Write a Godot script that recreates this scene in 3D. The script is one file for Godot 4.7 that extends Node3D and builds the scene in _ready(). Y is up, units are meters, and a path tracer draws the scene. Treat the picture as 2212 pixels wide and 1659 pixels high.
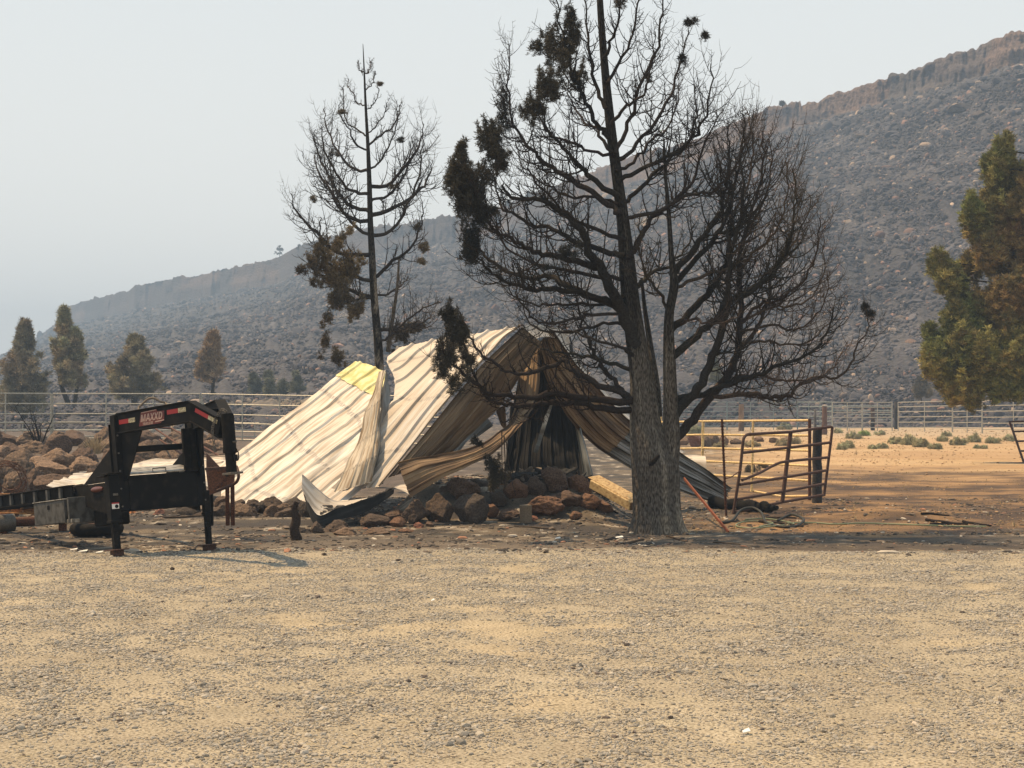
extends Node3D
# Burnt ranch yard: collapsed metal shed, scorched junipers, gooseneck trailer, corral panels, mesa.
# Pixel helpers use the photograph at 2212 x 1659; a pixel only gives a direction, depth is in metres.
const F := 3500.0
const EYE := 1.7
var pitch := atan(42.5 / 3500.0)
var rng := RandomNumberGenerator.new()
var nz := FastNoiseLite.new()
var nz2 := FastNoiseLite.new()
var nzr := FastNoiseLite.new()
var M := {}
var org := {}
var used := {}

class MB:
	var v := PackedVector3Array()
	var n := PackedVector3Array()
	var c := PackedColorArray()
	var uv := PackedVector2Array()
	var i := PackedInt32Array()
	var col := Color(1, 1, 1)
	func pt(p: Vector3, nn: Vector3, t := Vector2.ZERO) -> int:
		v.append(p); n.append(nn); c.append(col); uv.append(t)
		return v.size() - 1
	func tri(a: int, b: int, d: int) -> void:      # counter-clockwise from outside
		i.append(a); i.append(d); i.append(b)
	func quad(a: int, b: int, d: int, e: int) -> void:
		tri(a, b, d); tri(a, d, e)
	func flat(pts: Array) -> void:                   # a planar polygon, counter-clockwise from outside
		var nn: Vector3 = (pts[1] - pts[0]).cross(pts[2] - pts[0]).normalized()
		var f := v.size()
		for p in pts: pt(p, nn, Vector2(p.x + p.z, p.y))
		for k in range(1, pts.size() - 1): tri(f, f + k, f + k + 1)
	func mesh(off: Vector3) -> ArrayMesh:
		var a := []
		a.resize(Mesh.ARRAY_MAX)
		if off != Vector3.ZERO:
			for k in v.size(): v[k] -= off
		a[Mesh.ARRAY_VERTEX] = v; a[Mesh.ARRAY_NORMAL] = n; a[Mesh.ARRAY_COLOR] = c
		a[Mesh.ARRAY_TEX_UV] = uv; a[Mesh.ARRAY_INDEX] = i
		var m := ArrayMesh.new()
		m.add_surface_from_arrays(Mesh.PRIMITIVE_TRIANGLES, a)
		return m

func ray(sx: float, sy: float) -> Vector3:
	var y := -(sy - 829.5) / F
	return Vector3((sx - 1106.0) / F, y * cos(pitch) + sin(pitch), y * sin(pitch) - cos(pitch))
func W(sx: float, sy: float, d: float) -> Vector3:
	var r := ray(sx, sy)
	return Vector3(0, EYE, 0) + r * (d / -r.z)
func G(sx: float, sy: float, h := 0.0) -> Vector3:
	var r := ray(sx, sy)
	return Vector3(0, EYE, 0) + r * ((EYE - h) / -r.y)
func ss(a: float, b: float, x: float) -> float:
	var t := clampf((x - a) / (b - a), 0.0, 1.0)
	return t * t * (3.0 - 2.0 * t)
func R(a: float, b: float) -> float:
	return rng.randf_range(a, b)
func rdir() -> Vector3:
	var v := Vector3(rng.randfn(), rng.randfn(), rng.randfn())
	return v.normalized() if v.length() > 0.001 else Vector3.UP

# ---------- naming ----------
func numbered(called: String) -> String:
	used[called] = used.get(called, 0) + 1
	return called if used[called] == 1 else "%s_%03d" % [called, used[called] - 1]
func thing(called: String, label: String, category: String, at := Vector3.ZERO, group := "") -> Node3D:
	var o := Node3D.new()
	o.name = numbered(called)
	add_child(o)
	o.position = at
	org[o] = at
	tag(o, label, category, group)
	return o
func tag(o: Node, label: String, category: String, group := "") -> void:
	o.set_meta("label", label)
	o.set_meta("category", category)
	if group != "": o.set_meta("group", group)
func obj(called: String, mb: MB, mat: Material, parent: Node = self) -> MeshInstance3D:
	var o := MeshInstance3D.new()
	var top: bool = parent == self
	o.name = numbered(called) if top else called
	var off: Vector3 = org.get(parent, Vector3.ZERO)
	o.mesh = mb.mesh(off)
	o.material_override = mat
	parent.add_child(o, true)
	org[o] = off
	return o
func struct_obj(called: String, mb: MB, mat: Material) -> MeshInstance3D:
	var o := obj(called, mb, mat)
	o.set_meta("kind", "structure")
	return o

# ---------- shapes ----------
func catmull(p: Array, per: int) -> Array:
	var o := []
	for k in p.size() - 1:
		var a: Vector3 = p[maxi(k - 1, 0)]
		var b: Vector3 = p[k]
		var c: Vector3 = p[k + 1]
		var d: Vector3 = p[mini(k + 2, p.size() - 1)]
		for j in per:
			var t := float(j) / per
			o.append(0.5 * (2.0 * b + (c - a) * t + (2.0 * a - 5.0 * b + 4.0 * c - d) * t * t + (3.0 * b - a - 3.0 * c + d) * t * t * t))
	o.append(p[-1])
	return o
func tube(mb: MB, p: Array, r0: float, r1: float, sides := 6, cap := true, radii = null) -> void:
	var up := Vector3.UP
	var t0: Vector3 = (p[1] - p[0]).normalized()
	if absf(t0.dot(up)) > 0.9: up = Vector3.RIGHT
	var bx := t0.cross(up).normalized()
	var base := mb.v.size()
	var cnt := p.size()
	var run := 0.0
	for k in cnt:
		var t: Vector3 = (p[mini(k + 1, cnt - 1)] - p[maxi(k - 1, 0)]).normalized()
		bx = (bx - t * bx.dot(t)).normalized()
		var by := t.cross(bx)
		var r: float = lerpf(r0, r1, float(k) / (cnt - 1)) if radii == null else radii[k]
		if k > 0: run += p[k].distance_to(p[k - 1])
		for s in sides + 1:
			var an := TAU * s / sides
			var nn := bx * cos(an) + by * sin(an)
			mb.pt(p[k] + nn * r, nn, Vector2(float(s) / sides, run))
	var w := sides + 1
	for k in cnt - 1:
		for s in sides:
			var a := base + k * w + s
			mb.quad(a, a + 1, a + w + 1, a + w)
	if cap:
		for e in 2:
			var q: Vector3 = p[0] if e == 0 else p[-1]
			var nn: Vector3 = -t0 if e == 0 else (p[-1] - p[-2]).normalized()
			var f := mb.pt(q, nn)
			var st := base if e == 0 else base + (cnt - 1) * w
			for s in sides: mb.pt(mb.v[st + s], nn)
			for s in sides:
				var a1 := f + 1 + s
				var b1 := f + 1 + (s + 1) % sides
				if e == 0: mb.tri(f, b1, a1)
				else: mb.tri(f, a1, b1)
# chamfered box in transform x
func bbox(mb: MB, x: Transform3D, size: Vector3, bev := 0.006) -> void:
	var h := size * 0.5
	bev = minf(bev, minf(h.x, minf(h.y, h.z)) * 0.9)
	var id := {}
	for sx in [-1, 1]:
		for sy in [-1, 1]:
			for sz in [-1, 1]:
				for ax in 3:
					var p := Vector3(sx * h.x, sy * h.y, sz * h.z)
					for q in 3:
						if q != ax: p[q] -= bev * [sx, sy, sz][q]
					var nn := Vector3.ZERO
					nn[ax] = [sx, sy, sz][ax]
					id[[sx, sy, sz, ax]] = mb.pt(x * p, (x.basis * nn).normalized(), Vector2(p.x + p.z * 0.7, p.y + p.z * 0.3))
	for ax in 3:
		var b: int = (ax + 1) % 3
		var c: int = (ax + 2) % 3
		for s in [-1, 1]:
			var ks := []
			for q in [[-1, -1], [1, -1], [1, 1], [-1, 1]]:
				var k := [0, 0, 0, ax]
				k[ax] = s; k[b] = q[0]; k[c] = q[1]
				ks.append(id[k])
			if s > 0: mb.quad(ks[0], ks[1], ks[2], ks[3])
			else: mb.quad(ks[0], ks[3], ks[2], ks[1])
	for ax in 3:      # edges along ax
		var b: int = (ax + 1) % 3
		var c: int = (ax + 2) % 3
		for sb in [-1, 1]:
			for sc in [-1, 1]:
				var q := []
				for e in [[-1, b], [1, b], [1, c], [-1, c]]:
					var k := [0, 0, 0, e[1]]
					k[ax] = e[0]; k[b] = sb; k[c] = sc
					q.append(id[k])
				if sb * sc < 0: mb.quad(q[0], q[1], q[2], q[3])
				else: mb.quad(q[0], q[3], q[2], q[1])
	for sx in [-1, 1]:
		for sy in [-1, 1]:
			for sz in [-1, 1]:
				var a: int = id[[sx, sy, sz, 0]]
				var b: int = id[[sx, sy, sz, 1]]
				var c: int = id[[sx, sy, sz, 2]]
				if sx * sy * sz > 0: mb.tri(a, b, c)
				else: mb.tri(a, c, b)
func box_at(mb: MB, c: Vector3, size: Vector3, bev := 0.006) -> void:
	bbox(mb, Transform3D(Basis.IDENTITY, c), size, bev)
# box whose long axis runs from a to b; h is measured along up, w sideways
func beam(mb: MB, a: Vector3, b: Vector3, w: float, h: float, up := Vector3.UP, bev := 0.006) -> void:
	var x := (b - a).normalized()
	var z := x.cross(up).normalized()
	var y := z.cross(x)
	bbox(mb, Transform3D(Basis(x, y, z), (a + b) * 0.5), Vector3(a.distance_to(b), h, w), bev)
# extruded polygon: outline points in 3-D (counter-clockwise seen along -nrm), thickness along nrm
func plate(mb: MB, pts: Array, nrm: Vector3, th: float) -> void:
	var f := []
	var bk := []
	for p in pts:
		f.append(p + nrm * th * 0.5)
		bk.append(p - nrm * th * 0.5)
	if (pts[1] - pts[0]).cross(pts[2] - pts[0]).dot(nrm) < 0:
		f.reverse(); bk.reverse()
	mb.flat(f)
	var r := bk.duplicate()
	r.reverse()
	mb.flat(r)
	for k in f.size():
		var j: int = (k + 1) % f.size()
		mb.flat([f[k], bk[k], bk[j], f[j]])

# ---------- ribbed sheet metal ----------
# ctl: rows (along the ribs) of columns (across the ribs) of points. u0..u1 cuts a strip out of it.
func row_at(row: Array, u: float) -> Vector3:
	var x := clampf(u, 0.0, 1.0) * (row.size() - 1)
	var k := mini(int(x), row.size() - 2)
	var t := x - k
	var a: Vector3 = row[maxi(k - 1, 0)]
	var b: Vector3 = row[k]
	var c: Vector3 = row[k + 1]
	var d: Vector3 = row[mini(k + 2, row.size() - 1)]
	return 0.5 * (2.0 * b + (c - a) * t + (2.0 * a - 5.0 * b + 4.0 * c - d) * t * t + (3.0 * b - a - 3.0 * c + d) * t * t * t)
func patch(ctl: Array, u: float, vv: float) -> Vector3:
	var col := []
	for row in ctl: col.append(row_at(row, u))
	return row_at(col, vv)
func rib_profile(x: float) -> float:       # x in ribs; trapezoid of unit height on each whole number, two low stiffeners between
	var q := absf(x - roundf(x))
	var h := 1.0 - ss(0.045, 0.085, q)
	var m := absf(q - 0.36)
	return maxf(h, 0.22 * (1.0 - ss(0.02, 0.06, m)))
func sheet(mb: MB, ctl: Array, ribs: float, u0 := 0.0, u1 := 1.0, v0 := 0.0, v1 := 1.0, rib_h := 0.03, dent := 0.02, nv := 30, flip := 1.0, jag := 0.0, lift := 0.0, warp = null) -> void:
	var us := []
	var k0 := floori(u0 * ribs) - 1
	for k in range(k0, ceili(u1 * ribs) + 2):
		for o in [-0.42, -0.36, -0.30, -0.2, -0.09, -0.045, 0.045, 0.09, 0.2, 0.30, 0.36, 0.42]:
			var uu: float = (k + o) / ribs
			if uu > u0 + 0.0005 and uu < u1 - 0.0005: us.append(uu)
	us.append(u0); us.append(u1)
	us.sort()
	var nu := us.size()
	var pos := []
	for j in nv + 1:
		var row := []
		for u in us:
			var t := float(j) / nv
			var lo := v0
			var hi := v1
			if jag > 0.0:
				hi = v1 + jag * (nz.get_noise_2d(u * 900.0, 7.0) + 0.4 * nz.get_noise_2d(u * 4000.0, 17.0))
				lo = v0 - (jag * 0.3 * nz.get_noise_2d(u * 700.0, 37.0) if v0 > 0.0 else 0.0)
			var vv := lerpf(lo, hi, t)
			var p := patch(ctl, u, clampf(vv, -0.08, 1.1))
			var e := 0.012
			var du := patch(ctl, minf(u + e, 1.0), vv) - patch(ctl, maxf(u - e, 0.0), vv)
			var dv := patch(ctl, u, minf(vv + e, 1.0)) - patch(ctl, u, maxf(vv - e, 0.0))
			var nn := du.cross(dv).normalized() * flip
			var dd := dent * (2.2 * absf(nz2.get_noise_3d(p.x * 55.0, p.y * 55.0, p.z * 55.0)) + 1.3 * absf(nz2.get_noise_3d(p.x * 130.0 + 70.0, p.y * 130.0, p.z * 130.0)) - 0.6)
			if warp != null: dd += warp.call(u, vv)
			row.append(p + nn * (rib_h * rib_profile(u * ribs) + dd + lift))
		pos.append(row)
	grid(mb, pos, flip, 1.0)
func grid(mb: MB, pos: Array, flip := 1.0, uvs := 1.0) -> void:      # each facet keeps its own normal, so creases stay sharp
	var nv := pos.size()
	var nu: int = pos[0].size()
	var ru := []
	var acc := 0.0
	for k in nu:
		if k > 0: acc += pos[nv / 2][k].distance_to(pos[nv / 2][k - 1])
		ru.append(acc)
	var rv := 0.0
	for j in nv - 1:
		var step: float = pos[j + 1][nu / 2].distance_to(pos[j][nu / 2])
		for k in nu - 1:
			var p0: Vector3 = pos[j][k]
			var p1: Vector3 = pos[j][k + 1]
			var p2: Vector3 = pos[j + 1][k + 1]
			var p3: Vector3 = pos[j + 1][k]
			var nn := (p2 - p0).cross(p3 - p1).normalized() * flip
			if nn.length_squared() < 0.5: continue
			var f := mb.v.size()
			mb.pt(p0, nn, Vector2(ru[k], rv) * uvs); mb.pt(p1, nn, Vector2(ru[k + 1], rv) * uvs)
			mb.pt(p2, nn, Vector2(ru[k + 1], rv + step) * uvs); mb.pt(p3, nn, Vector2(ru[k], rv + step) * uvs)
			if flip > 0: mb.quad(f, f + 1, f + 2, f + 3)
			else: mb.quad(f, f + 3, f + 2, f + 1)
		rv += step

# ---------- rocks ----------
func ico(sub: int) -> Array:
	var t := (1.0 + sqrt(5.0)) / 2.0
	var vs := []
	for p in [[-1, t, 0], [1, t, 0], [-1, -t, 0], [1, -t, 0], [0, -1, t], [0, 1, t], [0, -1, -t], [0, 1, -t], [t, 0, -1], [t, 0, 1], [-t, 0, -1], [-t, 0, 1]]:
		vs.append(Vector3(p[0], p[1], p[2]).normalized())
	var fs := [[0, 11, 5], [0, 5, 1], [0, 1, 7], [0, 7, 10], [0, 10, 11], [1, 5, 9], [5, 11, 4], [11, 10, 2], [10, 7, 6], [7, 1, 8], [3, 9, 4], [3, 4, 2], [3, 2, 6], [3, 6, 8], [3, 8, 9], [4, 9, 5], [2, 4, 11], [6, 2, 10], [8, 6, 7], [9, 8, 1]]
	for s in sub:
		var mid := {}
		var nf := []
		for f in fs:
			var m := []
			for e in 3:
				var a: int = f[e]
				var b: int = f[(e + 1) % 3]
				var k := mini(a, b) * 100000 + maxi(a, b)
				if not mid.has(k):
					mid[k] = vs.size()
					vs.append(((vs[a] + vs[b]) * 0.5).normalized())
				m.append(mid[k])
			nf.append([f[0], m[0], m[2]]); nf.append([f[1], m[1], m[0]]); nf.append([f[2], m[2], m[1]]); nf.append(m)
		fs = nf
	return [vs, fs]
func rock_mesh(sub: int, sd: int, cuts: int, rough: float, flat_shade: bool) -> ArrayMesh:
	rng.seed = sd * 7919 + 13
	var g := ico(sub)
	var pl := []
	for k in cuts: pl.append([rdir(), R(0.5, 0.86)])
	var vs := []
	for p in g[0]:
		var q: Vector3 = p
		for c in pl:
			var e: float = q.dot(c[0]) - c[1]
			if e > 0: q -= c[0] * e * 0.93
		q *= 1.0 + rough * (nz.get_noise_3d(q.x * 100 + sd * 50, q.y * 100, q.z * 100) + 0.5 * nz.get_noise_3d(q.x * 300, q.y * 300 + sd * 50, q.z * 300) + (0.45 * minf(nz.get_noise_3d(q.x * 620, q.y * 620 + sd * 50, q.z * 620), 0.05) if sub > 2 else 0.0))
		vs.append(q)
	var st := SurfaceTool.new()
	st.begin(Mesh.PRIMITIVE_TRIANGLES)
	st.set_smooth_group(-1 if flat_shade else 0)
	for f in g[1]:
		for k in [0, 2, 1]:
			st.set_smooth_group(-1 if flat_shade else 0)
			st.add_vertex(vs[f[k]])
	st.generate_normals()
	return st.commit()

func _ready() -> void:
	# camera, sky, sun, exposure
	var cam := Camera3D.new()
	cam.name = "camera"
	cam.position = Vector3(0, EYE, 0)
	cam.rotation.x = pitch
	cam.fov = 2.0 * rad_to_deg(atan(829.5 / F))
	cam.near = 0.1
	cam.far = 3000.0
	add_child(cam)
	cam.current = true
	var env := Environment.new()
	env.background_mode = Environment.BG_SKY
	var sky := Sky.new()
	var sm := ProceduralSkyMaterial.new()
	sm.sky_top_color = Color(0.66, 0.72, 0.765)
	sm.sky_horizon_color = Color(0.905, 0.885, 0.845)
	sm.sky_curve = 0.25
	sm.ground_bottom_color = Color(0.40, 0.35, 0.28)
	sm.ground_horizon_color = Color(0.74, 0.73, 0.70)
	sm.sky_energy_multiplier = 1.07
	sm.sun_angle_max = 0.0
	sky.sky_material = sm
	env.sky = sky
	env.tonemap_mode = Environment.TONE_MAPPER_LINEAR
	env.tonemap_exposure = 1.27
	env.fog_enabled = true
	env.fog_density = 0.0012
	env.fog_light_color = Color(0.755, 0.87, 1.0)
	env.sdfgi_enabled = true
	env.ssao_enabled = true
	env.ssil_enabled = true
	var we := WorldEnvironment.new()
	we.name = "environment"
	we.environment = env
	add_child(we)
	var sun := DirectionalLight3D.new()
	sun.name = "sun"
	sun.light_color = Color(1.0, 0.86, 0.67)
	sun.light_energy = 1.6
	sun.light_angular_distance = 0.6
	sun.shadow_enabled = true
	add_child(sun)
	var to_sun := Vector3(-0.46, 0.87, -0.14).normalized()
	sun.look_at_from_position(to_sun * 50.0, Vector3.ZERO, Vector3.UP)

	nz.seed = 7; nz.frequency = 0.01; nz.fractal_octaves = 3
	nz2.seed = 23; nz2.frequency = 0.01; nz2.fractal_octaves = 2
	nzr.seed = 41; nzr.frequency = 0.01; nzr.noise_type = FastNoiseLite.TYPE_CELLULAR
	nzr.cellular_return_type = FastNoiseLite.RETURN_CELL_VALUE
	nzr.fractal_type = FastNoiseLite.FRACTAL_NONE
	make_materials()
	spray_a = make_spray(1001, 24, 1.05, 0.075, 0.8)
	spray_b = make_spray(1002, 26, 1.1, 0.075, 0.9)
	build_ground()
	build_hill()
	scatter_talus()
	print("hill done")
	build_rocks()
	build_shed()
	print("shed done")
	build_burnt_tree()
	build_second_tree()
	build_far_trees()
	build_live_tree()
	build_shrubs()
	print("trees done")
	build_trailer()
	build_fences()
	build_small_things()
	scatter_gravel()
	scatter_straw()
	scatter_pasture()
	print("done")

# ---------- materials ----------
func ntex(sd: int, freq: float, oct: int, cols: Array, offs: Array, size := 512, kind := FastNoiseLite.TYPE_SIMPLEX_SMOOTH) -> NoiseTexture2D:
	var t := NoiseTexture2D.new()
	var n := FastNoiseLite.new()
	n.seed = sd; n.frequency = freq; n.fractal_octaves = oct; n.noise_type = kind
	t.noise = n; t.width = size; t.height = size; t.seamless = true; t.normalize = true
	var g := Gradient.new()
	g.offsets = PackedFloat32Array(offs)
	var cc := PackedColorArray()
	for c in cols: cc.append(c)
	g.colors = cc
	t.color_ramp = g
	return t
func nnorm(sd: int, freq: float, oct: int, bump: float, size := 512) -> NoiseTexture2D:
	var t := NoiseTexture2D.new()
	var n := FastNoiseLite.new()
	n.seed = sd; n.frequency = freq; n.fractal_octaves = oct; n.noise_type = FastNoiseLite.TYPE_SIMPLEX_SMOOTH
	t.noise = n; t.width = size; t.height = size; t.seamless = true
	t.as_normal_map = true; t.bump_strength = bump
	return t
func L(r: float, g: float, b: float) -> Color:      # linear base colour -> sRGB
	return Color(r, g, b).linear_to_srgb()
func mat(rough := 0.8, col := Color(1, 1, 1), tex: Texture2D = null, scale := 1.0, tri := true, nrm: Texture2D = null, nscale := 1.0, metal := 0.0) -> StandardMaterial3D:
	var m := StandardMaterial3D.new()
	m.albedo_color = col; m.roughness = rough; m.metallic = metal
	if tex: m.albedo_texture = tex
	if nrm:
		m.normal_enabled = true; m.normal_texture = nrm; m.normal_scale = nscale
	m.uv1_triplanar = tri
	m.uv1_scale = Vector3.ONE * scale
	m.cull_mode = BaseMaterial3D.CULL_DISABLED
	return m
func vcol(m: StandardMaterial3D) -> StandardMaterial3D:
	m.vertex_color_use_as_albedo = true
	return m

func make_materials() -> void:
	var W1 := Color(1, 1, 1)
	var fine := ntex(3, 0.03, 5, [Color(0.62, 0.6, 0.58), Color(0.9, 0.89, 0.88), W1], [0.1, 0.5, 0.85])
	var blot := ntex(5, 0.012, 4, [Color(0.55, 0.53, 0.5), Color(0.9, 0.88, 0.86), W1], [0.2, 0.5, 0.8])
	var nf := nnorm(8, 0.05, 5, 6.0)
	var nm := nnorm(9, 0.02, 5, 9.0)
	M.ground = vcol(mat(0.95, W1, ntex(4, 0.06, 4, [Color(0.6, 0.58, 0.55), Color(0.93, 0.92, 0.9), Color(1, 1, 1)], [0.15, 0.5, 0.8], 1024), 0.55, true, nnorm(10, 0.08, 4, 5.0, 1024), 0.8))
	M.ground.uv1_world_triplanar = true
	M.pebble = vcol(mat(0.9, W1))
	M.rock = vcol(mat(0.92, W1, ntex(11, 0.02, 5, [Color(0.42, 0.4, 0.38), Color(0.8, 0.76, 0.72), Color(1, 0.97, 0.93)], [0.18, 0.5, 0.85]), 1.2, true, nm, 1.1))
	M.talus = vcol(mat(0.92, W1))
	M.hill = vcol(mat(0.95, W1, ntex(12, 0.05, 5, [Color(0.5, 0.5, 0.5), Color(0.85, 0.84, 0.83), W1], [0.2, 0.5, 0.8]), 0.06, true, nm, 1.2))
	M.hill.uv1_world_triplanar = true
	M.cliff = vcol(mat(0.95, W1, ntex(13, 0.03, 5, [Color(0.5, 0.47, 0.45), Color(0.85, 0.82, 0.8), W1], [0.2, 0.5, 0.8]), 0.09, true, nm, 1.4))
	M.cliff.uv1_world_triplanar = true
	# sheet metal: cream paint baked off in tan and grey blotches
	M.roof = mat(0.6, Color(0.865, 0.86, 0.86), sheet_tex(21, 0.75), 1.0, false, null, 1.0, 0.05)
	M.roof.uv1_scale = Vector3(0.5, 0.25, 1)
	M.roof2 = mat(0.6, Color(0.85, 0.84, 0.84), sheet_tex(22, 0.5), 1.0, false, null, 1.0, 0.05)
	M.roof2.uv1_scale = Vector3(0.5, 0.25, 1)
	M.flap = mat(0.7, Color(0.78, 0.755, 0.72), sheet_tex(23, 0.95), 1.0, false, null, 1.0, 0.05)
	M.flap.uv1_scale = Vector3(0.9, 0.4, 1)
	M.underside = mat(0.75, Color(0.66, 0.61, 0.54), ntex(24, 0.006, 4, [Color(0.48, 0.43, 0.38), Color(0.66, 0.61, 0.55), Color(0.80, 0.76, 0.70)], [0.2, 0.5, 0.8]), 0.8, false, null, 1.0, 0.15)
	M.underside.uv1_scale = Vector3(1.0, 0.2, 1)
	M.brown = mat(0.75, Color(0.60, 0.545, 0.47), ntex(25, 0.006, 4, [Color(0.50, 0.43, 0.37), Color(0.72, 0.64, 0.55), Color(0.92, 0.85, 0.75)], [0.2, 0.5, 0.8]), 0.8, false, null, 1.0, 0.1)
	M.brown.uv1_scale = Vector3(1.0, 0.2, 1)
	M.zinc = mat(0.5, Color(0.62, 0.63, 0.63), ntex(26, 0.007, 4, [Color(0.5, 0.48, 0.45), Color(0.82, 0.82, 0.8), W1], [0.2, 0.5, 0.8]), 0.8, false, null, 1.0, 0.45)
	M.zinc.uv1_scale = Vector3(1.0, 0.2, 1)
	M.soot_shade = mat(0.9, Color(0.15, 0.15, 0.152), ntex(27, 0.014, 5, [Color(0.4, 0.38, 0.36), Color(0.7, 0.7, 0.7), W1], [0.3, 0.6, 0.85]), 0.8, false)  # soot on the wall sheets; also stands for shade in holes and a gap
	M.soot_shade.uv1_scale = Vector3(2.0, 0.25, 1)
	M.yellow = mat(0.6, Color(0.84, 0.81, 0.60), ntex(28, 0.01, 3, [Color(0.86, 0.84, 0.72), W1], [0.3, 0.7]), 0.6, false)
	M.char = vcol(mat(0.92, Color(1, 1, 1), fine, 2.0, true, nf, 1.0))
	M.bark = vcol(mat(0.95, W1, ntex(31, 0.03, 5, [Color(0.4, 0.38, 0.36), Color(0.82, 0.8, 0.77), W1], [0.2, 0.52, 0.8]), 1.3, true, nm, 1.2))
	M.bark.uv1_scale = Vector3(3.0, 0.7, 3.0)
	M.char.metallic_specular = 0.2
	M.bark.metallic_specular = 0.25
	M.leaf = vcol(mat(0.85, W1))
	M.leaf.backlight_enabled = true
	M.leaf.backlight = Color(0.25, 0.25, 0.2)
	M.black = mat(0.7, W1, ntex(41, 0.012, 5, [Color(0.060, 0.060, 0.066), Color(0.075, 0.073, 0.073), Color(0.155, 0.138, 0.12)], [0.3, 0.58, 0.92]), 0.9, true, null, 1.0, 0.0)
	M.black.metallic_specular = 0.25
	M.black_dull = mat(0.8, W1, ntex(47, 0.016, 5, [Color(0.065, 0.06, 0.058), Color(0.09, 0.083, 0.076), Color(0.19, 0.155, 0.125)], [0.3, 0.6, 0.95]), 1.3)
	M.black_dull.metallic_specular = 0.25
	M.grey_paint = mat(0.6, Color(0.30, 0.30, 0.29), blot, 1.2)
	M.lid = mat(0.5, Color(0.62, 0.61, 0.58), blot, 1.5, true, null, 1.0, 0.2)
	M.redtape = mat(0.45, Color(0.62, 0.11, 0.12))
	M.whitetape = mat(0.4, Color(0.80, 0.76, 0.62), blot, 6.0)
	M.decal_red = mat(0.5, Color(0.42, 0.13, 0.12), blot, 8.0)
	M.decal_white = mat(0.5, Color(0.64, 0.54, 0.50))
	M.warn_white = mat(0.5, Color(0.85, 0.85, 0.83))
	M.lens = mat(0.35, Color(0.42, 0.24, 0.21), fine, 4.0)
	M.steel = mat(0.5, Color(0.42, 0.40, 0.37), fine, 3.0, true, null, 1.0, 0.4)
	M.rust = mat(0.85, Color(0.40, 0.25, 0.17), ntex(42, 0.03, 5, [Color(0.45, 0.4, 0.38), Color(0.8, 0.76, 0.72), Color(1, 0.95, 0.88)], [0.2, 0.5, 0.8]), 2.5, true, nf, 0.6)
	M.rust_dark = mat(0.8, Color(0.36, 0.26, 0.22), ntex(43, 0.03, 5, [Color(0.5, 0.48, 0.48), Color(0.85, 0.8, 0.78), Color(1, 0.93, 0.86)], [0.2, 0.5, 0.8]), 3.0, true, nf, 0.5)
	M.rust_orange = mat(0.85, Color(0.55, 0.30, 0.18), fine, 3.0)
	M.rust_weather = mat(0.8, Color(0.50, 0.44, 0.36), fine, 3.0)
	M.galv = mat(0.45, Color(0.74, 0.73, 0.68), fine, 2.0, true, null, 1.0, 0.35)
	M.galv_blue = mat(0.5, Color(0.56, 0.62, 0.62), fine, 2.0, true, null, 1.0, 0.2)
	M.cream_pipe = mat(0.55, Color(0.88, 0.80, 0.60), ntex(44, 0.03, 4, [Color(0.62, 0.48, 0.33), Color(0.95, 0.9, 0.82), W1], [0.16, 0.42, 0.8]), 1.5)
	M.wood = mat(0.85, Color(0.74, 0.56, 0.36), ntex(45, 0.02, 5, [Color(0.5, 0.42, 0.36), Color(0.85, 0.8, 0.76), W1], [0.2, 0.5, 0.8]), 1.5)
	M.wood.uv1_scale = Vector3(1.5, 6, 1.5)
	M.gold = mat(0.6, Color(0.78, 0.68, 0.49), ntex(46, 0.02, 5, [Color(0.55, 0.42, 0.28), Color(0.88, 0.84, 0.78), W1], [0.15, 0.42, 0.8]), 1.6)
	M.post = vcol(mat(0.95, W1, fine, 2.0, true, nm, 1.0))
	M.hose = mat(0.6, Color(0.50, 0.55, 0.43), fine, 6.0)
	M.hose_burnt = mat(0.7, Color(0.14, 0.15, 0.13), fine, 6.0)

# baked paint on sheet metal: cream with soft tan and grey stains drawn out along the ribs, and dashes where the purlins sat
func sheet_tex(sd: int, stain: float) -> ImageTexture:
	var n1 := FastNoiseLite.new()
	n1.seed = sd; n1.frequency = 0.012; n1.fractal_octaves = 4
	var n2 := FastNoiseLite.new()
	n2.seed = sd + 50; n2.frequency = 0.03; n2.fractal_octaves = 3
	var a := n1.get_seamless_image(512, 512)
	var b := n2.get_seamless_image(512, 512)
	var im := Image.create(512, 512, false, Image.FORMAT_RGB8)
	for y in 512:
		var pur := 0.0
		for q in [60.0, 190.0, 315.0, 440.0]: pur = maxf(pur, 1.0 - ss(3.0, 7.0, absf(y - q)))
		for x in 512:
			var s := a.get_pixel((x * 2) % 512, (y / 2 + (256 if x > 255 else 0)) % 512).r
			var g := b.get_pixel(x, y / 3).r
			var h := b.get_pixel((x * 3) % 512, y).r
			var c := Color(0.86, 0.83, 0.77)
			c = c.lerp(Color(0.68, 0.61, 0.52), stain * ss(0.50, 0.78, s))
			c = c.lerp(Color(0.93, 0.92, 0.89), 0.8 * ss(0.42, 0.2, s))
			c = c.lerp(Color(0.62, 0.57, 0.51), 0.5 * stain * ss(0.55, 0.85, g))
			c = c.lerp(Color(0.55, 0.53, 0.51), pur * ss(0.45, 0.6, h) * (0.35 + 0.5 * stain))
			im.set_pixel(x, y, c)
	return ImageTexture.create_from_image(im)

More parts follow.
